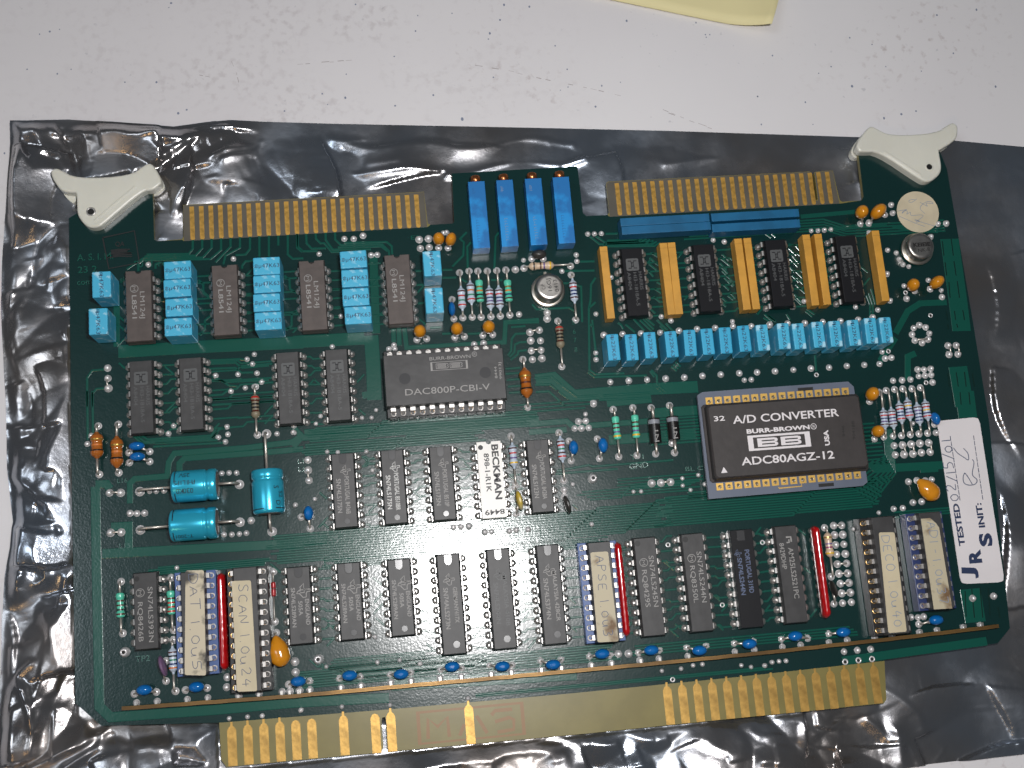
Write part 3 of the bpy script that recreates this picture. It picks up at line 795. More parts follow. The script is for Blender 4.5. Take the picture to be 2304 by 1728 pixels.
(0.3,[(107.29,129.11),(119.78,128.52),(121.45,129.4)]),
(0.3,[(107.26,128.83),(120.69,128.18),(122.36,129.05)]),
(0.3,[(114.37,79.43),(128.48,79.42)]),
(0.3,[(114.28,78.58),(128.38,78.57)]),
(0.3,[(114.19,77.74),(128.28,77.72)]),
(0.3,[(114.09,76.89),(128.18,76.87)]),
(0.3,[(114,76.05),(128.07,76.02)]),
(0.3,[(113.91,75.2),(127.97,75.17)]),
(0.3,[(113.82,74.36),(127.87,74.33)]),
(0.3,[(113.72,73.52),(127.77,73.48)]),
(0.3,[(113.63,72.68),(127.67,72.64)]),
(0.3,[(87.49,67.49),(96.27,68.47),(97.12,67.96),(119.2,68.09)]),
(0.3,[(87.12,66.78),(103.92,66.84)]),
(0.3,[(92.15,57.05),(90.94,58.33)])]
WIDE=[(3.2,[(-25.48,107.83),(-0.85,107.68),(22.82,107.15)]),
(3.2,[(20.16,107.39),(39.05,107.14)]),
(1.4,[(-25.51,126.27),(-25.87,109.21)]),
(3.6,[(40.87,107.79),(40.93,99.2),(40.65,90.12)]),
(3.6,[(39.33,92.63),(39.51,90.81)]),
(2,[(42.88,130.14),(42.24,108.31)]),
(1,[(46.93,109.24),(46.83,105.54)]),
(1,[(48.42,109.29),(48.25,104.52)]),
(1,[(49.91,109.19),(50.14,103.78),(76.58,103.54),(77.35,109.09),(86.53,109.12)]),
(1.3,[(-23.41,67.55),(-23.29,72.72),(-22.14,73.79),(-13.84,73.88),(-13.31,77.48),(-11.83,79.7),(6.7,79.78),(18.24,80.4),(21.53,81.94)]),
(1.3,[(-10.7,74.95),(-10.64,76.98),(-9.32,78.2),(15.25,78.26),(21.34,78.4)]),
(1.3,[(19.01,84.2),(21.47,81.35),(39.19,80.94),(83.94,80.67)]),
(1.3,[(18.76,79.18),(20.59,81.12)]),
(1.3,[(21.83,82.81),(41.04,82.44),(84.05,81.87)]),
(1.3,[(81.21,80.56),(91.44,80.73),(93.09,79.09),(113.73,79.11)]),
(1.3,[(81.02,78.47),(91.23,78.47)]),
(2.2,[(-31.96,72.53),(-32.09,49.87)]),
(2.2,[(-32.06,51.24),(-32,17.53),(-29.36,14.74),(-4.29,14.19),(15.52,14.15),(39.44,13.21)]),
(2.2,[(-30.61,55.2),(20.08,53.79)]),
(2.2,[(17.53,54.56),(26.07,54.45)]),
(1.8,[(-31.95,73.1),(-29.16,73.03),(-28.35,71.67)]),
(1.8,[(-28.27,61.94),(-23.82,61.87),(-23.96,55.93)]),
(3,[(84.09,92.54),(88.96,92.81),(93.91,87.56),(115.91,87.85)]),
(3,[(115.91,87.85),(128.22,87.6)]),
(2.4,[(102.78,85.09),(115.04,85.45)]),
(2.4,[(102.33,74.78),(126.06,74.55)]),
(2.4,[(114.57,81.19),(127.46,81.18)]),
(1.5,[(185.87,98.76),(190.36,104.88),(194.24,106.89),(202.01,106.71)]),
(1.5,[(180.23,91.19),(185.67,97.49)]),
(1.5,[(190.71,92.69),(188.34,91.9),(187.32,85.34)]),
(5.2,[(205.84,125.16),(205.35,107.15),(205,98.13)]),
(5.2,[(202.21,88.1),(202.27,76.78)]),
(5.2,[(202.99,81.09),(202.7,73.59)]),
(5.5,[(195.65,27.44),(195.72,18.64)]),
(2,[(158,11.83),(197.95,13.51)]),
(2,[(173.23,63.42),(174.51,61.49),(196.49,61.05)]),
(2,[(186.93,60.55),(191.97,60.48)]),
(1,[(171.76,130.16),(188.11,130.52)]),
(1,[(189.64,129.77),(202.78,127.66)]),
(1,[(163.41,134.28),(179.36,134.8)]),
(2.8,[(40.26,16.31),(59.79,15.69),(87.75,14.77)])]
SLOT=[[(203.58,124.61),(203.38,120.33)],
[(206.3,125.11),(206.15,120.16)],
[(203.39,118.36),(203.24,114.43)],
[(206.04,118.52),(206,114.26)],
[(203.57,112.45),(203.16,107.92)],
[(206.06,112.62),(205.91,107.74)],
[(201.41,104.14),(201.47,101.56)],
[(203.82,103.99),(203.73,101.41)],
[(206.29,104.15),(206.3,101.24)],
[(201.27,100.29),(201.22,99)],
[(203.86,100.28),(204,99.14)],
[(199.01,86.4),(198.87,82.63)],
[(201.45,86.55),(201.41,82.45)],
[(203.84,86.39),(203.64,82.29)],
[(206.02,85.92),(206.03,82.12)],
[(199.36,80.7),(199.17,77.58)],
[(201.63,80.86),(201.39,77.42)],
[(204.18,80.68),(203.93,77.24)],
[(194.14,26.98),(193.34,20.31)],
[(196.08,27.41),(195.58,19.82)],
[(198.43,27.5),(197.87,19.63)],
[(200.73,27.31),(199.96,20.03)],
[(202.5,22.16),(202.62,19.22)]]
SPECK=[(-43.41,202.85,0.5),
(-40.73,203.41,0.3),
(-46.21,202.16,0.3),
(-49.68,191.67,0.4),
(-41.5,189.94,0.4),
(-37.73,191.11,0.3),
(-9.71,210.18,0.6),
(-14.47,186.1,0.5),
(-10.37,208.82,0.3),
(-8.77,176.45,0.6),
(-6.42,177.39,0.5),
(-23.13,186.52,0.4),
(31.43,180.36,0.4),
(37.86,178.82,0.5),
(32.75,177.04,0.3),
(20.6,175.63,0.4),
(38.53,186,0.3),
(85.47,205.6,0.5),
(92.85,204.72,0.5),
(83.89,200.87,0.5),
(80.57,196.8,0.5),
(80.03,195,0.4),
(121.16,198.97,0.5),
(99.28,192.03,0.4),
(80.46,183.04,0.4),
(51.75,175.69,0.5),
(62.83,178.4,0.5),
(70.51,170.67,0.7),
(102.09,184.5,0.4),
(101.82,178.97,0.3),
(111.71,178.91,0.4),
(109.24,172.54,0.5),
(59.16,198.45,0.4),
(117.29,179.75,0.3),
(52.51,190.84,0.4),
(99.53,178.12,0.3),
(141.8,197.5,0.4),
(144.15,193.55,0.35),
(144.31,192.69,0.35),
(163.48,185.99,0.4),
(187.75,190.6,0.4),
(215.75,196.74,0.5),
(228.4,197.96,0.5),
(186.19,175.16,0.6),
(180.74,181.64,0.4),
(176.68,179.71,0.3),
(208.07,178.93,0.3),
(230.14,172.88,0.5),
(171.4,170.82,0.4),
(199.84,165.62,0.6),
(194.39,164.63,0.5),
(204.45,166.37,0.5),
(157.35,164.58,0.4),
(157.41,173.33,0.3),
(172.72,163.79,0.3),
(197.39,180.86,0.3),
(194.24,188.15,0.4),
(218.85,184.16,0.4),
(145.48,193.49,0.3),
(157.28,173.34,0.3),
(-55.89,167.06,0.4),
(42.47,207.56,0.4),
(60.14,203.3,0.3),
(70.1,203.58,0.3)]
SCR=[[(73.13,187.44),(85.03,184.88),(95.5,181.62),(108.34,178.25),(117.48,175.3)],
[(119.73,174.19),(128.83,170.74),(136.07,167.13)],
[(130.36,169.66),(136.22,166.87),(143.91,163.49)],
[(6.51,191.54),(7.72,188.04),(8.26,184.83)],
[(-2.57,187.8),(0.52,186.92),(5.93,188.13)],
[(14.08,189.71),(24.92,189.7),(40.88,190.19)],
[(170.12,179.83),(173,179.44)]]
STAMP=[(-28.85,139.48),(-20.5,140.92),(-19.41,131.89),(-27.42,130.74)]
RIB=[[(-29.56,142.28),(-18.56,151.41)],[(188.59,150.32),(198.24,142.61)]]
GRIP=[[(-39.67,153.49),(-35.57,153.02),(-35.72,150.62),(-36.39,149.82),(-37.49,150.48)],None]
FOLDS=[([(33.82,165.05),(60.64,162.43),(78.84,162.43),(101.87,162.44)],1.4,1.6,2),([(33.39,157.43),(48.89,155.39),(64.6,154.77),(82.8,155.22),(103.65,156.99)],1.2,0.9,2),([(42.42,159.32),(52.23,158.32)],1,1.4,2),([(1.62,161.05),(7.47,164.53),(12.91,168.06),(10.96,163.87),(4.67,160.42)],1,0.7,2),([(-47.92,171.71),(-45.39,167.34),(-47.56,163.71)],1.5,1.6,2),([(-35.02,172.45),(-32.51,167.6)],1.2,1.2,2),([(-13.38,169.91),(-4.71,167.55),(-11.37,164.12)],1.4,1.2,2),([(-55.11,79.04),(-51.51,74.36),(-40.7,66.85)],1.3,0.9,2),([(-50.77,64.34),(-40.72,65.4)],1.2,0.8,2),([(-53.57,64.15),(-50.41,59.37),(-50.05,53.21),(-52.45,50.56)],1.1,0.7,2),([(-39.56,61.79),(-44.43,57.65),(-44.1,50.68),(-46.9,49.49)],1.5,0.9,2),([(-46.98,40.82),(-43.88,34.56),(-39.97,31.83)],1.6,1.6,2),([(-38.94,49.03),(-42.62,41.66)],1,0.7,2),([(-47.58,28.29),(-52,25.24),(-51.05,21.47),(-48.72,8.89)],1.4,0.7,2),([(-31.66,10.2),(-38.53,8.66),(-49.71,4.9)],1.6,0.9,2),([(-33.15,9.37),(-34.17,6.56),(-40.06,3.29)],1.4,0.8,2),([(-37.49,12.44),(-38.03,9.58)],1.8,1.4,2),([(44.34,-0.75),(49.41,-0.56)],2,0.9,2),([(42.35,-2.99),(56.16,-2.75),(67.78,-2.28),(79.56,-1.03),(86.6,-1.13)],1.4,1.2,2),([(44.55,-4.3),(62.92,-4.94)],1.6,1.6,2),([(81.42,-6.24),(83.8,-5.79)],1.8,1.2,2),([(162.48,-4.84),(167.94,-10.27)],0.9,0.7,2),([(169.94,-8),(171.57,-14.6)],2,1.7,2),([(150.26,-5.25),(156.52,-2.75)],0.5,0.5,2),([(132.43,-12.12),(148.52,-13.03),(158.05,-14.85)],1.5,1.2,2),([(169.89,2.56),(177.34,-3.11),(177.55,-8.09)],0.7,1.2,2),([(180.21,-10.19),(182.72,-13.19),(180.27,-16.04)],1.3,1,2),([(128.29,154.69),(143.17,153.39),(161.06,152.43)],0.7,0.9,2),([(211.86,153.17),(218.57,149.32),(233.35,146.02)],0.5,1.5,2),([(184.59,156.11),(182.68,146.33),(183.58,139.42)],0.8,0.8,2)]

# ---------------------------------------------------------------- materials
def new_mat(name):
    m = bpy.data.materials.new(name); m.use_nodes = True
    return m, m.node_tree, m.node_tree.nodes['Principled BSDF']
def mat(name, c, rough=0.5, metal=0.0, bump=0.0, bscale=8.0, var=0.0, vscale=6.0, spec=0.5, c2=None, coat=0.0, sss=0.0, lo=0.4, hi=0.6):
    m, nt, b = new_mat(name)
    b.inputs['Base Color'].default_value = (*c, 1)
    b.inputs['Roughness'].default_value = rough
    b.inputs['Metallic'].default_value = metal
    b.inputs['Specular IOR Level'].default_value = spec
    if coat: b.inputs['Coat Weight'].default_value = coat; b.inputs['Coat Roughness'].default_value = 0.08
    if sss:
        b.inputs['Subsurface Weight'].default_value = sss
        b.inputs['Subsurface Radius'].default_value = (0.012, 0.011, 0.009)
    tc = None
    if var or bump or c2:
        tc = nt.nodes.new('ShaderNodeTexCoord')
    if var or c2:
        n = nt.nodes.new('ShaderNodeTexNoise'); n.inputs['Scale'].default_value = vscale / S / 100; n.inputs['Detail'].default_value = 5
        nt.links.new(tc.outputs['Object'], n.inputs['Vector'])
        r = nt.nodes.new('ShaderNodeMapRange'); r.inputs['From Min'].default_value = lo; r.inputs['From Max'].default_value = hi
        nt.links.new(n.outputs['Fac'], r.inputs['Value'])
        mx = nt.nodes.new('ShaderNodeMix'); mx.data_type = 'RGBA'
        mx.inputs['A'].default_value = (*c, 1)
        k = c2 if c2 else tuple(v * (1 - var) for v in c)
        mx.inputs['B'].default_value = (*k, 1)
        nt.links.new(r.outputs['Result'], mx.inputs['Factor'])
        nt.links.new(mx.outputs['Result'], b.inputs['Base Color'])
    if bump:
        n = nt.nodes.new('ShaderNodeTexNoise'); n.inputs['Scale'].default_value = bscale / S / 100 * 10; n.inputs['Detail'].default_value = 2
        nt.links.new(tc.outputs['Object'], n.inputs['Vector'])
        bp = nt.nodes.new('ShaderNodeBump'); bp.inputs['Strength'].default_value = bump; bp.inputs['Distance'].default_value = 0.1 * S
        nt.links.new(n.outputs['Fac'], bp.inputs['Height'])
        nt.links.new(bp.outputs['Normal'], b.inputs['Normal'])
    return m
M = {}
M['fr4'] = mat('glass_fibre_laminate', (.215, .18, .060), .35, var=.12, vscale=12, bump=.05, bscale=6)
M['fr4grey'] = mat('grey_laminate', (.115, .105, .085), .35, var=.15, vscale=12)
def solder_mask(name, c, k):
    m, nt, b = new_mat(name)
    b.inputs['Coat Weight'].default_value = .16; b.inputs['Coat Roughness'].default_value = .30; b.inputs['Roughness'].default_value = 0.19
    b.inputs['Specular IOR Level'].default_value = 1.0
    tc = nt.nodes.new('ShaderNodeTexCoord')
    n0 = nt.nodes.new('ShaderNodeTexNoise'); n0.inputs['Scale'].default_value = 1.2; n0.inputs['Detail'].default_value = 6
    nt.links.new(tc.outputs['Object'], n0.inputs['Vector'])
    mx = nt.nodes.new('ShaderNodeMix'); mx.data_type = 'RGBA'
    mx.inputs['A'].default_value = (*c, 1); mx.inputs['B'].default_value = (c[0], c[1] * .72, c[2] * .8, 1)
    nt.links.new(n0.outputs['Fac'], mx.inputs['Factor']); nt.links.new(mx.outputs['Result'], b.inputs['Base Color'])
    n1 = nt.nodes.new('ShaderNodeTexNoise'); n1.inputs['Scale'].default_value = 170; n1.inputs['Detail'].default_value = 2
    n2 = nt.nodes.new('ShaderNodeTexNoise'); n2.inputs['Scale'].default_value = 46; n2.inputs['Detail'].default_value = 3
    ad = nt.nodes.new('ShaderNodeMath'); ad.operation = 'MULTIPLY_ADD'; ad.inputs[1].default_value = .9
    for n in (n1, n2): nt.links.new(tc.outputs['Object'], n.inputs['Vector'])
    nt.links.new(n2.outputs['Fac'], ad.inputs[0]); nt.links.new(n1.outputs['Fac'], ad.inputs[2])
    bp = nt.nodes.new('ShaderNodeBump'); bp.inputs['Strength'].default_value = k; bp.inputs['Distance'].default_value = 0.0012
    nt.links.new(ad.outputs['Value'], bp.inputs['Height']); nt.links.new(bp.outputs['Normal'], b.inputs['Normal'])
    # fine dust of bright specks
    return m
M['mask'] = solder_mask('green_solder_mask', (.0008, .027, .024), .19)
M['copper'] = solder_mask('solder_mask_over_copper', (.0018, .086, .058), .16)
M['slot'] = solder_mask('solder_mask_gap', (.001, .020, .014), .12)
M['gold'] = mat('gold_plate', (.60, .36, .095), .40, .55, bump=.22, bscale=10, var=.4, vscale=30)
M['goldtop'] = mat('worn_gold_plate', (.68, .39, .085), .4, .5, bump=.3, bscale=14, var=.4, vscale=60)
M['goldpad'] = mat('gold_pad', (.80, .50, .13), .42, .55, var=.12, vscale=20)
M['solder'] = mat('solder', (.78, .76, .76), .30, .35, bump=.18, bscale=8, var=.25, vscale=30)
M['tin'] = mat('tinned_pin', (.50, .48, .46), .36, .8, bump=.08, bscale=6)
M['lead'] = mat('lead_wire', (.55, .51, .46), .36, .7)
M['hole'] = mat('hole_dark', (.004, .004, .004), .6)
M['chip'] = mat('black_epoxy', (.048, .047, .048), .48, bump=.3, bscale=5, var=.25, vscale=30, spec=.45)
M['chipgloss'] = mat('glossy_black_epoxy', (.012, .012, .014), .28, bump=.12, bscale=5, spec=.5)
M['ceramic'] = mat('grey_brown_ceramic', (.095, .075, .068), .55, bump=.25, bscale=6, var=.2, vscale=30)
M['seam'] = mat('glass_seam', (.03, .026, .024), .3)
M['white_ceramic'] = mat('white_ceramic', (.80, .78, .74), .4, bump=.05)
M['ink_white'] = mat('white_ink', (.62, .62, .60), .55)
M['ink_grey'] = mat('pale_grey_ink', (.30, .29, .28), .55)
M['ink_dim'] = mat('faded_ink', (.085, .088, .09), .5)
M['ink_blue'] = mat('bluish_ink', (.10, .13, .22), .5)
M['ink_black'] = mat('black_ink', (.012, .012, .013), .5)
M['ink_dark'] = mat('laser_mark', (.012, .011, .011), .5)
M['ink_pen'] = mat('blue_black_pen', (.09, .11, .17), .5)
M['ink_pale'] = mat('pale_pen', (.22, .27, .36), .5)
M['ink_print'] = mat('dark_blue_print', (.02, .035, .09), .5)
M['notch'] = mat('moulding_mark', (.055, .055, .058), .22)
M['recess_shade'] = mat('painted_recess_shade', (.006, .006, .006), .5)  # near-black on flat pieces, paints the shade of notches and dimples
M['bluecap'] = mat('blue_cap_plastic', (.060, .42, .64), .45, c2=(.38, .66, .80), vscale=38, lo=.57, hi=.66, bump=.5, bscale=3)
M['bluecap2'] = mat('smooth_blue_cap', (.045, .38, .61), .4, c2=(.2, .52, .72), vscale=34, lo=.62, hi=.72, bump=.2, bscale=3)
M['pot'] = mat('trimmer_blue', (.014, .26, .64), .42, c2=(.012, .155, .43), vscale=10, lo=.46, hi=.52)
M['potbase'] = mat('trimmer_potting', (.03, .11, .30), .3)
M['bsip'] = mat('network_blue', (.010, .125, .27), .42, var=.3, vscale=12)
M['ochre'] = mat('ochre_block', (.62, .31, .045), .5, var=.15, vscale=25, bump=.2, bscale=4)
M['tant'] = mat('ochre_epoxy', (.62, .24, .012), .16, var=.15, vscale=10, coat=.5)
M['bead'] = mat('blue_epoxy', (.004, .13, .42), .18, var=.1, coat=.4)
M['yellow'] = mat('yellow_epoxy', (.62, .42, .02), .35, c2=(.45, .40, .22), vscale=12)
M['dark'] = mat('dark_epoxy', (.035, .033, .03), .35)
M['purple'] = mat('purple_epoxy', (.16, .09, .17), .35)
M['redsip'] = mat('red_epoxy', (.42, .004, .006), .12, coat=.6, bump=.25, bscale=1.2)
M['ely'] = mat('blue_metallic_sleeve', (.035, .46, .66), .24, .45, bump=.05, bscale=1)
M['elyend'] = mat('electrolytic_end', (.10, .08, .07), .5)
M['can'] = mat('nickel_can', (.60, .57, .53), .34, 1.0, bump=.5, bscale=5, var=.35, vscale=30)
M['rim'] = mat('can_flange', (.62, .58, .50), .3, 1.0)
M['copperscrew'] = mat('copper_screw', (.45, .16, .06), .3, .9)
M['brass'] = mat('tarnished_brass', (.27, .155, .05), .38, .6, var=.55, vscale=5, bump=.3, bscale=3)
M['sock_blue'] = mat('blue_socket', (.065, .12, .30), .45)
M['sock_navy'] = mat('navy_socket', (.02, .035, .12), .4)
M['sock_black'] = mat('black_socket', (.012, .012, .013), .4)
M['goldcup'] = mat('gold_socket_pin', (.75, .50, .22), .25, 1.0)
M['sub'] = mat('grey_blue_ceramic', (.12, .14, .19), .5, var=.1, vscale=15)
M['cover'] = mat('black_ceramic_cover', (.040, .034, .033), .55, bump=.3, bscale=6, var=.15, vscale=30)
M['nylon'] = mat('white_nylon', (.70, .69, .61), .34, sss=.35, var=.06)
M['sticker'] = mat('white_sticker', (.74, .70, .71), .6, var=.05)
M['disc'] = mat('cream_paper', (.60, .52, .37), .7, var=.12, vscale=15)
M['paper'] = mat('cream_sticker', (.58, .50, .34), .6, var=.1, vscale=20)
M['paperstain'] = mat('stained_sticker', (.56, .49, .36), .6, c2=(.05, .045, .04), vscale=14, lo=.53, hi=.62)
M['paperbrown'] = mat('browned_sticker', (.50, .44, .31), .6, c2=(.16, .09, .04), vscale=20, lo=.54, hi=.68)
M['shadowink'] = mat('see_through_print', (.255, .135, .048), .4)
M['note'] = mat('yellow_note_paper', (.77, .69, .38), .7, var=.04, vscale=3)
BANDS = {}
for k, c in dict(brown=(.08, .02, .012), red=(.50, .02, .015), orange=(.62, .18, .03), yellow=(.75, .45, .02), green=(.01, .20, .09), violet=(.14, .09, .25), black=(.01, .008, .008), gold=(.50, .32, .08), white=(.7, .7, .7), navy=(.015, .03, .13), magenta=(.25, .02, .12), silver=(.24, .25, .28)).items():
    BANDS[k] = mat('band_' + k, c, .3, .7 if k == 'gold' else 0)
BODYM = {'mf': mat('pale_blue_lacquer', (.52, .60, .70), .22), 'gr': mat('mint_lacquer', (.10, .55, .38), .25), 'gy': mat('grey_brown_lacquer', (.22, .19, .13), .4), 'be': mat('beige_lacquer', (.62, .47, .33), .28), 'br': mat('brown_lacquer', (.38, .11, .015), .14, coat=.6), 'di': mat('diode_black', (.012, .011, .011), .3), 'rd': mat('red_glass', (.38, .015, .02), .12)}

# ---------------------------------------------------------------- geometry helpers
class MB:
    def __init__(s): s.v = []; s.f = []; s.m = []; s.sm = []
    def add(s, vs, fs, mi=0, smooth=False):
        o = len(s.v); s.v += [tuple(v) for v in vs]
        for f in fs: s.f.append(tuple(o + i for i in f)); s.m.append(mi); s.sm.append(smooth)
    def prism(s, pts, z0, z1, top=None, mi=0, bottom=True):
        n = len(pts); top = top or pts
        a = sum(pts[i][0] * pts[(i + 1) % n][1] - pts[(i + 1) % n][0] * pts[i][1] for i in range(n))
        if a < 0: pts = pts[::-1]; top = top[::-1]
        vs = [(p[0], p[1], z0) for p in pts] + [(p[0], p[1], z1) for p in top]
        fs = [tuple(range(n, 2 * n))] + [(i, (i + 1) % n, n + (i + 1) % n, n + i) for i in range(n)]
        if bottom: fs.append(tuple(range(n - 1, -1, -1)))
        s.add(vs, fs, mi)
    def box(s, x0, x1, y0, y1, z0, z1, mi=0):
        s.prism([(x0, y0), (x1, y0), (x1, y1), (x0, y1)], z0, z1, mi=mi)
    def rbox(s, w, h, z0, z1, e=.3, r=0.0, mi=0, cx=0, cy=0):
        """box with a chamfered top rim and clipped corners"""
        def ring(ww, hh, c):
            x, y = ww / 2, hh / 2
            if c <= 0: c = .01
            return [(cx - x + c, cy - y), (cx + x - c, cy - y), (cx + x, cy - y + c), (cx + x, cy + y - c), (cx + x - c, cy + y), (cx - x + c, cy + y), (cx - x, cy + y - c), (cx - x, cy - y + c)]
        rs = [(ring(w, h, r), z0), (ring(w, h, r), z1 - e), (ring(w - .6 * e, h - .6 * e, r), z1 - .3 * e), (ring(w - 2 * e, h - 2 * e, max(r - e * .5, .05)), z1)]
        s.loft(rs, mi)
    def loft(s, rs, mi=0, cap0=True, cap1=True, smooth=False):
        n = len(rs[0][0]); vs = []
        for pts, z in rs: vs += [(p[0], p[1], z) for p in pts]
        fs = []
        for k in range(len(rs) - 1):
            for i in range(n): fs.append((k * n + i, k * n + (i + 1) % n, (k + 1) * n + (i + 1) % n, (k + 1) * n + i))
        s.add(vs, fs, mi, smooth)
        o = len(s.v) - len(vs)
        if cap0: s.f.append(tuple(o + i for i in range(n - 1, -1, -1))); s.m.append(mi); s.sm.append(False)
        if cap1: s.f.append(tuple(o + (len(rs) - 1) * n + i for i in range(n))); s.m.append(mi); s.sm.append(False)
    def lathe(s, prof, seg=16, axis='z', mis=None, cap=True, loc=(0, 0, 0)):
        """prof: (t, radius) along the axis"""
        vs = []
        for t, r in prof:
            for k in range(seg):
                a = 2 * math.pi * k / seg; c, d = r * math.cos(a), r * math.sin(a)
                v = (c, d, t) if axis == 'z' else (t, c, d) if axis == 'x' else (d, t, c)
                vs.append((v[0] + loc[0], v[1] + loc[1], v[2] + loc[2]))
        o = len(s.v); s.v += vs
        for j in range(len(prof) - 1):
            for k in range(seg):
                s.f.append((o + j * seg + k, o + j * seg + (k + 1) % seg, o + (j + 1) * seg + (k + 1) % seg, o + (j + 1) * seg + k)); s.m.append(mis[j] if mis else 0); s.sm.append(True)
        if cap:
            s.f.append(tuple(o + k for k in range(seg - 1, -1, -1))); s.m.append(mis[0] if mis else 0); s.sm.append(False)
            s.f.append(tuple(o + (len(prof) - 1) * seg + k for k in range(seg))); s.m.append(mis[-1] if mis else 0); s.sm.append(False)
    def tube(s, pts, r, seg=8, mi=0):
        pts = [Vector(p) for p in pts]; rings = []; up = None
        for i, p in enumerate(pts):
            d = (pts[min(i + 1, len(pts) - 1)] - pts[max(i - 1, 0)]).normalized()
            if up is None: up = Vector((0, 0, 1)) if abs(d.z) < .9 else Vector((0, 1, 0))
            a = d.cross(up)
            if a.length < 1e-4: a = d.cross(Vector((0, 1, 0)))
            a.normalize(); b = a.cross(d).normalized(); up = b
            rr = r[i] if isinstance(r, (list, tuple)) else r
            rings.append([p + (a * math.cos(2 * math.pi * k / seg) + b * math.sin(2 * math.pi * k / seg)) * rr for k in range(seg)])
        o = len(s.v)
        for q in rings: s.v += [tuple(v) for v in q]
        for j in range(len(rings) - 1):
            for k in range(seg): s.f.append((o + j * seg + k, o + j * seg + (k + 1) % seg, o + (j + 1) * seg + (k + 1) % seg, o + (j + 1) * seg + k)); s.m.append(mi); s.sm.append(True)
        s.f.append(tuple(o + k for k in range(seg - 1, -1, -1))); s.m.append(mi); s.sm.append(False)
        s.f.append(tuple(o + (len(rings) - 1) * seg + k for k in range(seg))); s.m.append(mi); s.sm.append(False)
    def strip(s, pts, w, z0, h, sl=.15, mi=0):
        """a raised flat trace with sloping shoulders along a polyline"""
        P_ = []
        for p in pts:
            if not P_ or (Vector(p[:2]) - P_[-1]).length > .05: P_.append(Vector(p[:2]))
        if len(P_) < 2: return
        n = len(P_); vs = []
        for i, p in enumerate(P_):
            d0 = (P_[i] - P_[i - 1]).normalized() if i else (P_[1] - P_[0]).normalized()
            d1 = (P_[i + 1] - P_[i]).normalized() if i < n - 1 else d0
            d = (d0 + d1)
            d = d.normalized() if d.length > 1e-3 else d1
            k = 1 / max(.45, d.dot(d1)); q = Vector((-d.y, d.x)) * k
            for o, z in ((w / 2 + sl, z0), (w / 2, z0 + h), (-w / 2, z0 + h), (-w / 2 - sl, z0)): vs.append((p.x + q.x * o, p.y + q.y * o, z))
        fs = []
        for i in range(n - 1):
            for j in range(3): fs.append((4 * i + j, 4 * (i + 1) + j, 4 * (i + 1) + j + 1, 4 * i + j + 1))
        fs += [(0, 1, 2, 3), (4 * n - 1, 4 * n - 2, 4 * n - 3, 4 * n - 4)]
        s.add(vs, fs, mi)
    def ribbon(s, pts, w, z, mi=0):
        """flat pen stroke"""
        P_ = [Vector(p[:2]) for p in pts]; n = len(P_); vs = []
        for i, p in enumerate(P_):
            d = (P_[min(i + 1, n - 1)] - P_[max(i - 1, 0)])
            d = d.normalized() if d.length > 1e-6 else Vector((1, 0)); q = Vector((-d.y, d.x)) * w / 2
            vs += [(p.x + q.x, p.y + q.y, z), (p.x - q.x, p.y - q.y, z)]
        s.add(vs, [(2 * i, 2 * i + 1, 2 * i + 3, 2 * i + 2) for i in range(n - 1)], mi)
    def mesh(s, name, mats):
        me = bpy.data.meshes.new(name)
        me.from_pydata([(v[0] * S, v[1] * S, v[2] * S) for v in s.v], [], s.f)
        for m in (mats if isinstance(mats, (list, tuple)) else [mats]): me.materials.append(m)
        me.polygons.foreach_set('material_index', s.m); me.polygons.foreach_set('use_smooth', s.sm)
        me.update()
        return me
    def build(s, name, mats, parent=None, loc=(0, 0, 0), rz=0.0, label=None, fix=True):
        me = s.mesh(name, mats)
        if fix:
            bm = bmesh.new(); bm.from_mesh(me); bmesh.ops.recalc_face_normals(bm, faces=bm.faces); bm.to_mesh(me); bm.free()
        return inst(name, me, parent, loc, rz, label)
def inst(name, me, parent=None, loc=(0, 0, 0), rz=0.0, label=None, sc=None):
    o = bpy.data.objects.new(name, me)
    o.location = Vector(loc) * S; o.rotation_euler = (0, 0, rz)
    if sc: o.scale = sc
    if parent: o.parent = parent
    if label: o['label'] = label
    col.objects.link(o)
    return o
def empty(name, loc=(0, 0, 0), parent=None): return inst(name, None, parent, loc)
def tag(o, label, cat, group=None):
    o['label'] = label; o['category'] = cat
    if group: o['group'] = group
    return o
def smooth_poly(pts, k=2):
    for _ in range(k):
        q = []
        for i in range(len(pts)):
            a, b = pts[i], pts[(i + 1) % len(pts)]
            q += [(a[0] * .75 + b[0] * .25, a[1] * .75 + b[1] * .25), (a[0] * .25 + b[0] * .75, a[1] * .25 + b[1] * .75)]
        pts = q
    return pts
def circ(cx, cy, r, n=20, ry=None): return [(cx + r * math.cos(2 * math.pi * k / n), cy + (ry or r) * math.sin(2 * math.pi * k / n)) for k in range(n)]

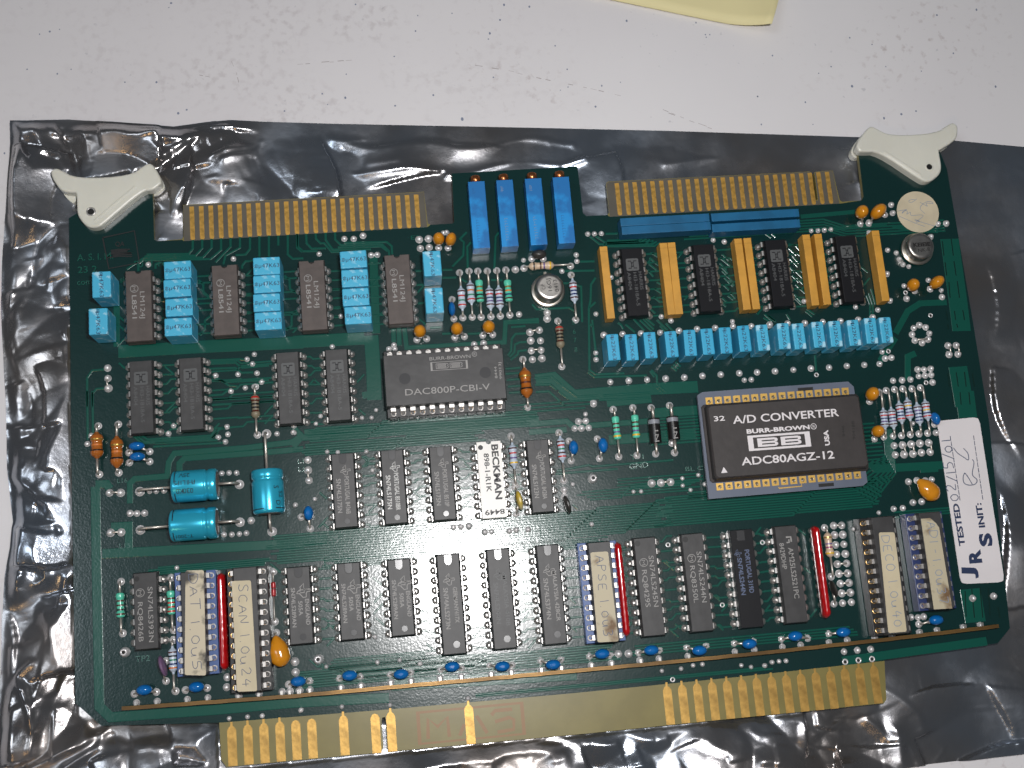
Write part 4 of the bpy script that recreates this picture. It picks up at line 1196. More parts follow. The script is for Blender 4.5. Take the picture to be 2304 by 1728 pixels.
# writing: outlines of the built-in font, laid flat, baseline from a to b, capital height h
texts = []
def write(s, a, b, h, z, m, parent, name='printed_text', thick=0.0, snap=True):
    cu = bpy.data.curves.new(name, 'FONT'); cu.body = s; cu.size = 1.0; cu.resolution_u = 3; cu.offset = thick
    cu.materials.append(M[m] if isinstance(m, str) else m)
    o = bpy.data.objects.new(name, cu); col.objects.link(o)
    d = Vector((b[0] - a[0], b[1] - a[1])); ang = math.atan2(d.y, d.x)
    if snap:
        q = round(ang / (math.pi / 2)) * math.pi / 2
        if abs(ang - q) < R(3): ang = q
    o.location = (a[0] * S, a[1] * S, z * S); o.rotation_euler = (0, 0, ang); o.parent = parent
    texts.append((o, d.length, h))
    return o
STROKES = {
 'D': [[(0, 0), (0, 6), (2, 5.6), (3.4, 4), (3.2, 1.6), (1.8, .2), (0, 0)]], 'A': [[(0, 0), (1.8, 6), (3.4, 0)], [(.7, 2.2), (3, 2.4)]],
 'T': [[(0, 5.8), (3.8, 6)], [(1.9, 6), (1.7, 0)]], '1': [[(1, 6), (1.2, 0)]], '.': [[(.6, .3), (.9, 0)]],
 '0': [[(1.8, 5), (.4, 4), (.2, 1.6), (1.4, 0), (2.8, .8), (3, 3.4), (1.8, 5)]], 'U': [[(0, 4), (.2, 1), (1.2, 0), (2.4, .8), (2.6, 4), (2.8, 0)]],
 '5': [[(3, 6), (.6, 6), (.4, 3.4), (2, 3.6), (3, 2.2), (2.4, .4), (.2, 0)]], 'S': [[(3, 5.4), (1.6, 6), (.3, 5), (.8, 3.6), (2.6, 2.4), (2.8, .8), (1.4, 0), (0, .8)]],
 'C': [[(3, 5.2), (1.8, 6), (.3, 4.4), (.2, 1.6), (1.4, 0), (3, .6)]], 'N': [[(0, 0), (.2, 6), (2.8, .2), (3, 6)]],
 '2': [[(.2, 4.8), (1.4, 6), (2.8, 5), (2.4, 3), (.2, .2), (3.2, .2)]], '4': [[(1.8, 6), (.2, 2.4), (3.4, 2.6)], [(2.5, 4.4), (2.4, 0)]],
 'P': [[(.2, 0), (.3, 6), (2.4, 5.6), (3, 4.4), (2, 3.1), (.3, 2.9)]], 'E': [[(3, 6), (.3, 5.8), (.2, .2), (3, 0)], [(.3, 3), (2.4, 3.2)]],
 '3': [[(.2, 5.6), (2, 6), (2.8, 4.8), (1.2, 3.3), (2.9, 2.2), (2.4, .4), (.1, .2)]], '-': [[(.4, 2.6), (2, 2.8)]], 'I': [[(1, 6), (1, 0)]],
 '7': [[(.1, 5.8), (3.2, 6), (1.4, 0)]], 'O': [[(1.8, 6), (.3, 4.6), (.2, 1.4), (1.6, 0), (3.1, 1.4), (3.2, 4.4), (1.8, 6)]], '/': [[(0, -1), (2.4, 6.4)]], ' ': []}
def handwrite(s, a, b, h, z, m, parent, w=.16, name='handwriting'):
    mb = MB(); d = Vector((b[0] - a[0], b[1] - a[1])); L = d.length; d.normalize(); n = Vector((-d.y, d.x))
    adv = [4.4 if c not in '.1 /' else 2.8 for c in s]; tot = sum(adv); x = 0
    for c, ad in zip(s, adv):
        jy = random.uniform(-.5, .5); ks = random.uniform(.9, 1.1)
        for st in STROKES.get(c, []):
            pts = []
            for i in range(len(st) - 1):
                for t in range(5): f = t / 5; pts.append((st[i][0] * (1 - f) + st[i + 1][0] * f, st[i][1] * (1 - f) + st[i + 1][1] * f))
            pts.append(st[-1])
            for _ in range(2): pts = [pts[0]] + [((pts[i - 1][0] + 2 * pts[i][0] + pts[i + 1][0]) / 4, (pts[i - 1][1] + 2 * pts[i][1] + pts[i + 1][1]) / 4) for i in range(1, len(pts) - 1)] + [pts[-1]]
            q = [(a[0] + d.x * (x + px) / tot * L + n.x * (py * ks + jy) / 6 * h, a[1] + d.y * (x + px) / tot * L + n.y * (py * ks + jy) / 6 * h) for px, py in pts]
            mb.ribbon(q, w, z)
        x += ad
    return mb.build(name, M[m], parent, fix=False)

# ---------------------------------------------------------------- table, bag, note
tb = MB(); tb.box(-1400, 1500, -700, 900, -34, -4.8)
m, nt, b = new_mat('white_laminate_table')
b.inputs['Roughness'].default_value = .42
tc = nt.nodes.new('ShaderNodeTexCoord')
def noise(sc, det=4, vec=None):
    n = nt.nodes.new('ShaderNodeTexNoise'); n.inputs['Scale'].default_value = sc; n.inputs['Detail'].default_value = det
    nt.links.new(vec or tc.outputs['Object'], n.inputs['Vector']); return n.outputs['Fac']
def rng(v, a, bb, c=0.0, d=1.0):
    r = nt.nodes.new('ShaderNodeMapRange'); r.inputs['From Min'].default_value = a; r.inputs['From Max'].default_value = bb
    r.inputs['To Min'].default_value = c; r.inputs['To Max'].default_value = d; nt.links.new(v, r.inputs['Value']); return r.outputs['Result']
def mixc(f, A, B):
    x = nt.nodes.new('ShaderNodeMix'); x.data_type = 'RGBA'
    for k, v in (('A', A), ('B', B)):
        if isinstance(v, tuple): x.inputs[k].default_value = (*v, 1)
        else: nt.links.new(v, x.inputs[k])
    nt.links.new(f, x.inputs['Factor']); return x.outputs['Result']
def mul(a_, b_):
    x = nt.nodes.new('ShaderNodeMath'); x.operation = 'MULTIPLY'; nt.links.new(a_, x.inputs[0])
    if isinstance(b_, float): x.inputs[1].default_value = b_
    else: nt.links.new(b_, x.inputs[1])
    return x.outputs[0]
base = mixc(rng(noise(1.1, 6), .35, .65), (.76, .745, .755), (.71, .69, .705))
grime = mul(rng(noise(48, 6), .58, .76), rng(noise(1.7, 3), .50, .68))
base = mixc(mul(grime, .45), base, (.30, .22, .20))
speck = mul(rng(noise(55, 2), .70, .76), rng(noise(5, 2), .50, .58))
base = mixc(mul(speck, .28), base, (.20, .21, .26))
vd = nt.nodes.new('ShaderNodeVectorMath'); vd.operation = 'DISTANCE'; vd.inputs[1].default_value = (.22, 1.95, -.048)
nt.links.new(tc.outputs['Object'], vd.inputs[0])
sm_ = mul(mul(rng(vd.outputs['Value'], .95, .25), rng(noise(42, 7), .5, .66)), rng(noise(5, 5), .42, .58))
base = mixc(mul(sm_, .30), base, (.36, .31, .31))
vd2 = nt.nodes.new('ShaderNodeVectorMath'); vd2.operation = 'DISTANCE'; vd2.inputs[1].default_value = (-.1, 2.0, -.048)
nt.links.new(tc.outputs['Object'], vd2.inputs[0])
base = mixc(mul(rng(vd2.outputs['Value'], 1.4, .2), .22), base, (.52, .48, .50))
nt.links.new(base, b.inputs['Base Color'])
bpn = nt.nodes.new('ShaderNodeBump'); bpn.inputs['Strength'].default_value = .12; bpn.inputs['Distance'].default_value = .001
nt.links.new(noise(60, 3), bpn.inputs['Height']); nt.links.new(bpn.outputs['Normal'], b.inputs['Normal'])
table = tb.build('table_top', m); table['kind'] = 'structure'; table['label'] = 'white speckled laminate table top under the bag'
sp = MB()
for x, y, r in SPECK: sp.add([(p[0], p[1], -4.78) for p in circ(x, y, r * .6, 7, r * random.uniform(.5, .9))], [tuple(range(7))])
M['ink_speck'] = mat('blue_grey_specks', (.20, .23, .31), .6)
sp = sp.build('ink_speck', M['ink_speck'], table, fix=False); sp['kind'] = 'stuff'
sc_ = MB()
for i, pts in enumerate(SCR):
    for j in range(len(pts) - 1):
        n = max(2, int(math.dist(pts[j], pts[j + 1]) / 2.2))
        for k in range(n):
            if random.random() < .55:
                f0, f1 = k / n, (k + random.uniform(.4, 1)) / n; a, b2 = pts[j], pts[j + 1]; jt = random.uniform(-.12, .12)
                sc_.ribbon([(a[0] + (b2[0] - a[0]) * f0, a[1] + (b2[1] - a[1]) * f0 + jt), (a[0] + (b2[0] - a[0]) * f1, a[1] + (b2[1] - a[1]) * f1 + jt)], random.uniform(.08, .2), -4.775)
sc_ = sc_.build('scratch', mat('scratch_grey', (.36, .32, .32), .6), table, fix=False); sc_['kind'] = 'stuff'

# sticky note, its free corner lifted and curling
N_ = 40
def note_bottom(x): 
    q = NOTE[:3]
    for i in range(2):
        if x <= q[i + 1][0] or i == 1:
            f = (x - q[i][0]) / (q[i + 1][0] - q[i][0]); return q[i][1] + (q[i + 1][1] - q[i][1]) * f
nb = MB(); vs = []
x0, x1 = NOTE[0][0], NOTE[2][0]
ang = math.atan2(NOTE[2][1] - NOTE[1][1], NOTE[2][0] - NOTE[1][0]); du = Vector((math.cos(ang), math.sin(ang))); dv = Vector((-du.y, du.x)); cor = Vector(NOTE[2][:2])
for j in range(21):
    for i in range(N_ + 1):
        u = -76 * (1 - i / N_); v = 76 * j / 20
        bow = 1.6 * math.sin(min(1, v / 30) * math.pi) * (1 if i == N_ else (i / N_) ** 6)
        p = cor + du * (u + bow) + dv * (v + .9 * math.sin((u + 40) / 76 * math.pi) * 0)
        lift = 5.0 * max(0, 1 + u / 14) ** 2 * max(0, 1 - v / 40) + 1.2 * max(0, 1 - v / 30)
        vs.append((p.x, p.y, -4.6 + lift))
nb.add(vs, [(j * (N_ + 1) + i, j * (N_ + 1) + i + 1, (j + 1) * (N_ + 1) + i + 1, (j + 1) * (N_ + 1) + i) for j in range(20) for i in range(N_)], 0, True)
note = nb.build('sticky_note', M['note'], fix=False)
sm = note.modifiers.new('paper', 'SOLIDIFY'); sm.thickness = .12 * S
tag(note, 'pale yellow paper note with a curled corner, lying on the table at the back', 'note')

# antistatic bag: crumpled metallised film
def interp(pts, key, t):
    ks = [p[key] for p in pts]; vs_ = [p[1 - key] for p in pts]
    if ks[0] > ks[-1]: ks = ks[::-1]; vs_ = vs_[::-1]
    return np.interp(t, ks, vs_)
NX, NY = 760, 500
v = np.linspace(0, 1, NY)[:, None]; u = np.linspace(0, 1, NX)[None, :]
yb0, yt0 = -34.0, 176.0
ycol = yb0 + (yt0 - yb0) * v
xl = interp(BAGL + [(-64, -34)], 1, ycol)
xr = 247.0
X = xl + (xr - xl) * u
yt = interp(BAGT + [(247, 152.4)], 0, X)
yb = np.interp(X, [-80, 60, 150, 161.7, 177.7, 204.9, 247], [-34, -26, -17.5, -16.8, -16.7, -16.4, -15.6])
Y = yb + (yt - yb) * v
rs = np.random.RandomState(11)
def envelope(X, Y, cell, slope, seed, curv, ax=1.0):
    """upper envelope of randomly tilted facets: sharp creases between flat panes"""
    r = np.random.RandomState(seed); n = 96
    jx = r.rand(n, n); jy = r.rand(n, n); gx = r.randn(n, n) * slope; gy = r.randn(n, n) * slope; hh = r.randn(n, n) * slope * cell * .25
    gxi = np.floor(X / cell / ax).astype(int); gyi = np.floor(Y / cell).astype(int)
    best = np.full(X.shape, -1e9)
    for dx in (-1, 0, 1, 2):
        for dy in (-1, 0, 1, 2):
            i = gxi + dx; j = gyi + dy; ii = i % n; jj = j % n
            px = (i + jx[ii, jj]) * cell * ax; py = (j + jy[ii, jj]) * cell
            ex = (X - px) / ax; ey = Y - py
            h = hh[ii, jj] + gx[ii, jj] * ex + gy[ii, jj] * ey - curv * (ex * ex + ey * ey) / cell
            best = np.maximum(best, h)
    return best
def bump(a, b_, x): t = np.clip((x - a) / (b_ - a), 0, 1); return t * t * (3 - 2 * t)   # smooth step
WX = X + 3.0 * np.sin(Y / 9.0 + 1.3 * np.sin(X / 13.0)); WY = Y + 3.0 * np.sin(X / 11.0 + 1.7 * np.sin(Y / 15.0))
left = 1 - bump(-45, 30, X)            # how crumpled each stretch of film is
topl = (1 - bump(20, 60, X)) * bump(140, 152, Y)
bot = 1 - bump(-2, 14, Y)
amp = np.clip(.22 + .8 * left + .6 * topl + .85 * bot * (1 - bump(120, 175, X)) + .45 * bot, 0, 1.35)
amp = amp * (1 - .45 * bot * bump(30, 55, X) * (1 - bump(90, 120, X)))
amp = amp * (1 + .5 * bump(205, 216, X) * (1 - bot)) * (1 - .6 * bump(5, 30, X) * bump(10, 3, 0 * X + (1 - v) * (yt - yb)))
H = np.clip(envelope(WX, WY, 16.0, .20, 3, .16), -6, 6) * .6 * amp + envelope(WX, WY, 8.0, .30, 5, .16) * .72 * amp
H += envelope(WX, WY, 3.2, .30, 9, .14) * .26 * amp * np.clip(amp, .3, 1)
H += .55 * np.sin(X / 19 + 2 * np.sin(Y / 40)) * np.sin(Y / 14 + .7) * (.35 + .3 * amp)
def ridge(pts, h, w, s=1.0):
    """a fold of the film running along a line"""
    g = np.zeros_like(X)
    for (ax_, ay_), (bx_, by_) in zip(pts[:-1], pts[1:]):
        ex, ey = bx_ - ax_, by_ - ay_; L2 = ex * ex + ey * ey
        t = np.clip(((X - ax_) * ex + (Y - ay_) * ey) / L2, 0, 1)
        d = np.hypot(X - ax_ - t * ex, Y - ay_ - t * ey)
        g = np.maximum(g, h * np.exp(-(d / w) ** s))
    return g
for pts, h, w, s in FOLDS:
    ox, oy = X, Y; X = X + 1.2 * np.sin(oy / 4.1 + ox / 9); Y = Y + 1.2 * np.sin(ox / 4.7 - oy / 8)
    H = H + ridge(pts, h * .75, w * 1.35, 1.4)
    X, Y = ox, oy
# falls to the table at its rim, pressed flat under the board
edge = np.minimum(np.minimum((1 - v) * 70, u * 70) , 1e9)
H = H - H.mean()
H = H + .09 * np.clip(2 - Y, 0, 30) * bump(25, 50, X) * (1 - bump(95, 125, X)) + .075 * np.clip(2 - Y, 0, 20) * (1 - bump(110, 150, X))
rim = bump(0, 1, np.minimum((1 - v) * (yt - yb) / 5.0, u * (xr - xl) / 4.5))
Z = -3.5 + H * 1.0
Z = -4.55 + (Z + 4.55) * (.15 + .85 * rim)
Z = np.maximum(Z, -4.55)
ins = np.zeros_like(X) + 1e9
for (bx0, by0, bx1, by1) in ((-37.7, 12.4, 208.5, 138), (-37.7, 138, -15.4, 152), (183, 138, 208.5, 152), (65.7, 138, 101.5, 152.8), (-7.7, 138, 58.2, 147.7), (109, 138, 175, 147.7), (-3, 0, 169.5, 14)):
    dx = np.maximum(np.maximum(bx0 - X, X - bx1), 0); dy = np.maximum(np.maximum(by0 - Y, Y - by1), 0)
    ins = np.minimum(ins, np.hypot(dx, dy))
for (ex, ey, er) in ((-27, 149, 15), (195, 150, 14)):
    ins = np.minimum(ins, np.maximum(np.hypot(X - ex, Y - ey) - er, 0) + 0.0)
cl = -2.0 + ins * .45
Z = np.minimum(Z, cl)
for _ in range(2):
    Zp = np.pad(Z, 1, mode='edge'); Z = (Zp[1:-1, :-2] + Zp[1:-1, 2:] + Zp[:-2, 1:-1] + Zp[2:, 1:-1] + 4 * Z) / 8
Z = np.minimum(Z, np.where(ins < .8, -1.95, 99))
Z = np.maximum(Z, -4.6 + .02 * rs.rand(*Z.shape) * 0)
mb_v = np.stack([X, Y, Z], -1).reshape(-1, 3) * S
me = bpy.data.meshes.new('front_film')
idx = np.arange(NX * NY).reshape(NY, NX)
quads = np.stack([idx[:-1, :-1], idx[:-1, 1:], idx[1:, 1:], idx[1:, :-1]], -1).reshape(-1, 4)
me.vertices.add(len(mb_v)); me.vertices.foreach_set('co', mb_v.astype(np.float32).ravel())
me.loops.add(quads.size); me.loops.foreach_set('vertex_index', quads.astype(np.int32).ravel())
me.polygons.add(len(quads)); me.polygons.foreach_set('loop_start', np.arange(0, quads.size, 4, dtype=np.int32)); me.polygons.foreach_set('loop_total', np.full(len(quads), 4, np.int32))
me.polygons.foreach_set('use_smooth', np.ones(len(quads), bool)); me.update(calc_edges=True); me.validate()
m, nt, b = new_mat('metallised_film')
tc = nt.nodes.new('ShaderNodeTexCoord')
b.inputs['Metallic'].default_value = .9
cc = mixc(rng(noise(2.3, 5), .35, .65), (.33, .37, .43), (.33, .30, .285))
nt.links.new(cc, b.inputs['Base Color'])
nt.links.new(rng(noise(5, 5), .38, .62, .14, .38), b.inputs['Roughness'])
vo = nt.nodes.new('ShaderNodeTexNoise'); vo.inputs['Scale'].default_value = 30; vo.inputs['Detail'].default_value = 8; vo.inputs['Roughness'].default_value = .62
nt.links.new(tc.outputs['Object'], vo.inputs['Vector'])
bpn = nt.nodes.new('ShaderNodeBump'); bpn.inputs['Strength'].default_value = .28; bpn.inputs['Distance'].default_value = .004
nt.links.new(vo.outputs['Fac'], bpn.inputs['Height']); nt.links.new(bpn.outputs['Normal'], b.inputs['Normal'])
b.inputs['Coat Weight'].default_value = .4; b.inputs['Coat Roughness'].default_value = .05
M['film'] = m
me.materials.append(m)
bag = tag(empty('antistatic_bag', (80, 70, -4.7)), 'crumpled dark silver antistatic bag lying under the circuit board', 'bag')
film = inst('front_film', me, bag, (-80, -70, 4.7))
bf = MB(); bf.prism([(p[0] + .2, p[1] - .2) for p in BAGT] + [(246, -15.4), (205, -16.2), (162, -16.6), (60, -26), (-60, -33.5)] + [(p[0] + .2, p[1]) for p in BAGL[::-1]][:-1], -4.78, -4.62)
bf.build('back_film', M['film'], bag, (-80, -70, 4.7))

# ---------------------------------------------------------------- the board
board = tag(empty('circuit_board'), 'dark green circuit board crowded with chips and blue capacitors, gold edge contacts', 'circuit board')
edge_pts = [(-15.4, 138.2), (-15.4, 152.3), (-26, 152.3), (-37.6, 145.6), (-37.9, 80), (-37.8, 18.9), (-31.6, 12.9), (-3.0, 11.6), (-2.8, 2.0), (-1.6, .2)]
kx0, kx1 = 0.0 + 9 * 3.9624 - 0, 0
s1, s2 = 9 * 3.957 + 1.3, 10 * 3.957 - 1.3
edge_pts += [(9 * 3.957 + .9, .1), (s1 + .35, 1.1), (s1 + .3, 7.6), (s1 + .55, 8.5), (s2 - .1, 8.6), (s2 + .05, 7.6), (s2 + .0, 1.1), (10 * 3.957 - .7, .1)]
edge_pts += [(90, -.15), (167.6, .2), (168.4, 1.1), (169.4, 11.2), (170.0, 11.9), (200.9, 12.7), (204.9, 16.3), (208.6, 72), (208.7, 100), (208.5, 146.2), (207, 152.6), (183.0, 152.7), (182.6, 139.2), (181.9, 138.1), (176.2, 138.0), (175.5, 138.5),
  (174.7, 147.5), (170.0, 147.5), (169.2, 147.2), (169.1, 139.2), (168.8, 138.9), (168.5, 139.2), (168.4, 147.2), (167.9, 147.6), (109.6, 147.8), (109.0, 147.3), (109.0, 138.6), (108.4, 138.0), (102.4, 138.0), (101.6, 139), (101.4, 152.4), (100.9, 152.8), (66.0, 152.6), (65.6, 138.4), (65.0, 138.0),
  (59.0, 138.0), (58.3, 138.5), (57.9, 147.7), (-7.5, 147.6), (-7.6, 138.6), (-8.1, 137.9), (-14.6, 137.7)]
p = MB(); p.prism(edge_pts, -1.6, -.03)
p.build('laminate_panel', M['fr4'], board)
for xa_, xb_ in ((-7.6, 58.0), (109.05, 175.3)):
    p = MB()
    if xa_ < 0: pp = [(xa_ + .05, 137.2), (xb_ + .1, 137.2), (xb_ - .15, 147.6), (xa_ + .15, 147.5)]; p.prism(pp, -.029, -.012, bottom=False)
    else:
        p.prism([(xa_, 137.2), (168.4, 137.2), (168.35, 147.1), (167.9, 147.5), (109.7, 147.7), (109.1, 147.2)], -.029, -.012, bottom=False)
        p.prism([(169.2, 137.2), (xb_, 137.2), (174.6, 147.4), (170.0, 147.4), (169.3, 147.1)], -.029, -.012, bottom=False)
        p.prism([(168.4, 137.2), (169.2, 137.2), (169.2, 138.8), (168.4, 138.8)], -.029, -.012, bottom=False)
    o = p.build('contact_tongue', M['fr4grey'], board, fix=False)
# green lacquer: everything but the contact tongues
mask_pts = [q for q in edge_pts]
def masked(q):
    x, y = q
    return not (y < 10.5 and -3.5 < x < 169.6) and not (y > 138.05 and (-8 < x < 58.4 or 108.8 < x < 175.2))
mk = [(-15.4, 138.2), (-15.4, 152.3), (-26, 152.3), (-37.6, 145.6), (-37.9, 80), (-37.8, 18.9), (-31.6, 12.9), (-3.0, 11.0), (36, 10.4), (85, 10.1), (130, 10.3), (169.3, 10.9), (170.0, 11.9), (200.9, 12.7), (204.9, 16.3), (208.6, 72), (208.7, 100), (208.5, 146.2), (207, 152.6), (183.0, 152.7), (182.6, 139.2), (181.9, 138.1), (175.6, 137.5), (109.1, 137.4), (108.4, 138.0), (102.4, 138.0), (101.6, 139), (101.4, 152.4), (100.9, 152.8), (66.0, 152.6), (65.6, 138.4), (65.0, 138.0), (59.0, 138.0), (58.2, 137.4), (-7.6, 137.3), (-8.1, 137.7), (-14.6, 137.7)]
p = MB(); p.prism([(x * 1.0, y) for x, y in mk], -.03, 0.0, bottom=False)
p.build('solder_mask', M['mask'], board)
# conductors under the lacquer
for i, (w, pts) in enumerate(WIDE):
    p = MB(); p.strip(pts, w, .004 + .0006 * i, .045, .12); p.build('copper_pour', M['copper'], board, fix=False)
p = MB()
for pts in SLOT: p.strip(pts, .2, .08, .01, .05)
o = p.build('lacquer_gap', M['slot'], board, fix=False); o['kind'] = 'stuff'
tr_ = MB()
for w, pts in TR: tr_.strip(pts, w, .06, .06, .13)
def hbus(y0, y1, n, x0, x1, jogs=(), w=.26, skip=.0):
    for k in range(n):
        y = y0 + (y1 - y0) * k / max(1, n - 1)
        xs = x0 + random.uniform(0, 4); xe = x1 - random.uniform(0, 4)
        pts = [(xs, y)]
        for jx, jd in jogs:
            if xs < jx + k * .8 < xe: pts += [(jx + k * .8, y), (jx + k * .8 + abs(jd), y + jd)]; y += jd
        pts.append((xe, y)); tr_.strip(pts, w, .06, .06, .13)
hbus(49.2, 56.2, 12, 10, 118, ((88, .7), (104, .8)))
hbus(50.8, 58.2, 12, 112, 176, ((150, .6),))
hbus(49.0, 50.6, 4, -20, 12)
hbus(57.6, 59.0, 3, 120, 180)
hbus(17.6, 21.4, 7, 14, 100, ((40, .4), (60, -.4)))
hbus(18.2, 20.4, 4, 100, 165)
hbus(80.2, 83.6, 6, 22, 84, ((38, .6),), w=.3)
hbus(76.8, 79.4, 5, 18, 70, ((45, .5),), w=.3)
hbus(48.0, 49.4, 3, 176, 200)
hbus(11.5, 12.0, 2, 60, 140)
hbus(21.9, 23.8, 4, 24, 52, w=.22)
hbus(84.0, 86.0, 3, 76, 100, w=.24)
hbus(46.9, 48.7, 4, 24, 100, ((50, .4),), w=.22)
hbus(59.2, 61.4, 4, 92, 126, ((104, .5),), w=.22)
hbus(61.6, 64.0, 4, 100, 127, w=.2)
for k in range(9): tr_.strip([(20 + 1.3 * k, 24.4 - .45 * k), (22 + 1.3 * k, 22.4 - .45 * k), (60 + k, 22.4 - .45 * k)], .2, .07, .05, .1)
for y in (129.6, 130.4, 131.2, 132.0, 132.8): tr_.strip([(128 + (y - 129) * 2, y), (170, y + .3), (176, y - 2), (205, y - 2)], .26, .06, .06, .13)
for k in range(8): tr_.strip([(172 - k * .9, 52 + k * .9), (180 - k * .3, 60 + k * .7), (180.5 - k * .3, 72)], .26, .06, .06, .13)
for k in range(11): tr_.strip([(154 + k * .1, 66 - k * 1.1 + 8), (176 + k * .2, 66 - k * 1.1 + 8)], .24, .06, .06, .13)
# links between neighbouring chips
def link(x0, ys0, x1, ys1, step=1):
    for a, b2 in zip(ys0[::step], ys1[::step]):
        if x1 - x0 < 1: continue
        mx_ = x0 + (x1 - x0) * random.uniform(.25, .5); dy = b2 - a
        tr_.strip([(x0, a), (mx_, a), (mx_ + min(abs(dy), (x1 - mx_) * .9), b2), (x1, b2)], .26, .06, .06, .13)
rows = {}
for c in CHIPS: rows.setdefault(round(c['c'][1] / 4), []).append(c)
for r_ in rows.values():
    r_.sort(key=lambda c: c['c'][0])
    for a, b2 in zip(r_, r_[1:]):
        if b2['c'][0] - a['c'][0] > 26: continue
        na, nb_ = a['n'] // 2, b2['n'] // 2
        ya = [a['c'][1] + (na - 1) * 1.27 - 2.54 * k for k in range(na)]; yb_ = [b2['c'][1] + (nb_ - 1) * 1.27 - 2.54 * k + random.choice((0, 0, .6, -.6, 1.27)) for k in range(nb_)]
        link(a['c'][0] + 4.4, ya, b2['c'][0] - 4.4, yb_)
for c in CHIPS:
    n = c['n'] // 2
    for k in range(n):
        for sx in (-1, 1):
            if random.random() < .14:
                x, y = c['c'][0] + sx * 4.2, c['c'][1] + (n - 1) * 1.27 - 2.54 * k
                d = random.choice((-1, 1)); L = random.uniform(1, 2.4)
                tr_.strip([(x, y), (x + sx * .8, y), (x + sx * (.8 + L), y + d * L)], .26, .066, .06, .13)
o = tr_.build('signal_trace', M['copper'], board, fix=False); o['kind'] = 'stuff'
# lettering etched in copper, the black inspection stamp, the shadowy print seen through the laminate
for s, a, b2, h in (('A. S. I. M.', (-35.6, 133.4), (-26.2, 133.5), 1.9), ('23 2', (-35.6, 130.0), (-30.6, 130.1), 1.9), ('011 rev A', (-19.8, 130.6), (-8.2, 130.9), 1.9), ('component side', (-35.8, 126.7), (-21.2, 127.0), 1.7),
      ('TP2', (-23.0, 27.6), (-19.4, 27.7), 1.5), ('L16', (-26.6, 73.0), (-24.0, 73.1), 1.2), ('L15', (-26.4, 56.2), (-23.6, 56.3), 1.3), ('L17', (19.6, 74.6), (22.6, 74.7), 1.3), ('L18', (19.6, 72.4), (22.6, 72.5), 1.3), ('GND', (107.0, 66.4), (112.2, 66.7), 1.6), ('TP1', (107.6, 69.0), (111.2, 69.1), 1.4), ('BL C', (122.0, 64.8), (126.8, 64.9), 1.2),
      ('5', (95.4, 107.2), (96.2, 107.2), 1.3), ('6', (95.4, 104.6), (96.2, 104.6), 1.3), ('7', (95.4, 102.2), (96.2, 102.2), 1.3), ('8', (95.4, 99.6), (96.2, 99.6), 1.3), ('E3', (53.2, 134.0), (55.6, 134.0), 1.2), ('12', (-.6, 23.0), (1.4, 23.0), 1.4), ('15', (-11.0, 33.2), (-10.2, 33.2), .9)):
    write(s, a, b2, h, .13, 'copper', board, 'etched_lettering', .012)
st = MB()
fr = STAMP
st.ribbon(fr + [fr[0]], .38, .15)
st.build('inspection_stamp', M['ink_black'], board, fix=False)
write('QA', (fr[0][0] + 3.2, fr[0][1] - 2.6), (fr[0][0] + 5.6, fr[0][1] - 2.5), 1.3, .15, 'ink_black', board, 'stamp_lettering', .02)
st = MB()
for k in range(7):
    y = fr[0][1] - 3.7 - .33 * k; st.ribbon([(fr[0][0] + 1.0 + random.uniform(0, 1.5), y), (fr[0][0] + 4, y + .2), (fr[0][0] + 7.8 - random.uniform(0, 1.5), y + random.uniform(-.1, .3))], .3, .15)
st.build('stamp_smear', M['ink_black'], board, fix=False)
st = MB(); zf = -.018
fx0, fx1, fy0, fy1 = 46.0, 73.4, 1.0, 9.2
def bar_(x0, x1, y0, y1): st.prism([(x0, y0), (x1, y0), (x1, y1), (x0, y1)], -.029, zf, bottom=False)
bar_(fx0, fx0 + .9, fy0, fy1); bar_(fx1 - .9, fx1, fy0, fy1); bar_(fx0 + .9, fx1 - .9, fy0, fy0 + .5); bar_(fx0 + .9, fx1 - .9, fy1 - .6, fy1)
for pl in ([(48.6, 2.3), (48.9, 7.2), (51.2, 5.0), (53.8, 7.2), (54.0, 2.3)], [(56.6, 2.3), (58.0, 5.0)], [(61.2, 6.8), (63.6, 2.3)], [(65.0, 6.6), (66.0, 7.6), (70.4, 7.6)], [(65.8, 4.9), (69.5, 5.6), (70.6, 5.0), (70.4, 2.6), (66.2, 2.3)]): st.ribbon(pl, .9, zf)
st.build('print_seen_through', M['shadowink'], board, fix=False)

# edge contacts, each its own part
def contact(w, L, neck):
    mb = MB(); x = w / 2; pts = [(-x, 0), (x, 0), (x, L - w * .45), (x * .62, L - w * .12)]
    if neck: pts += [(.28, L), (.28, L + 1.0), (-.28, L + 1.0), (-.28, L)]
    else: pts += [(0, L)]
    pts += [(-x * .62, L - w * .12), (-x, L - w * .45)]
    mb.prism(pts, -.03, .03, bottom=False)
    return mb.mesh('edge_contact', M['gold'])
ca, cb = contact(2.25, 9.6, True), contact(2.25, 9.6, False)
for i in P1:
    x = P1x[0][0] + (P1x[1][0] - P1x[0][0]) * i / 42; y = .25 + (-.25 if 8 < i < 40 else 0)
    inst('edge_contact', cb if i in (4, 5, 9) else ca, board, (x, y + .05, 0))
cc_ = MB()
hw = .62; cc_.prism([(-hw, 9.6), (-hw, .5), (-hw * .6, .08), (0, 0), (hw * .6, .08), (hw, .5), (hw, 9.6)], -.03, .035, bottom=False)
cc_ = cc_.mesh('edge_contact', M['goldtop'])
for (a, b2), n in ((J1x, 25), (J2x, 25)):
    for k in range(n): inst('edge_contact', cc_, board, (a[0] + (b2[0] - a[0]) * k / (n - 1), a[1] - .4, 0))

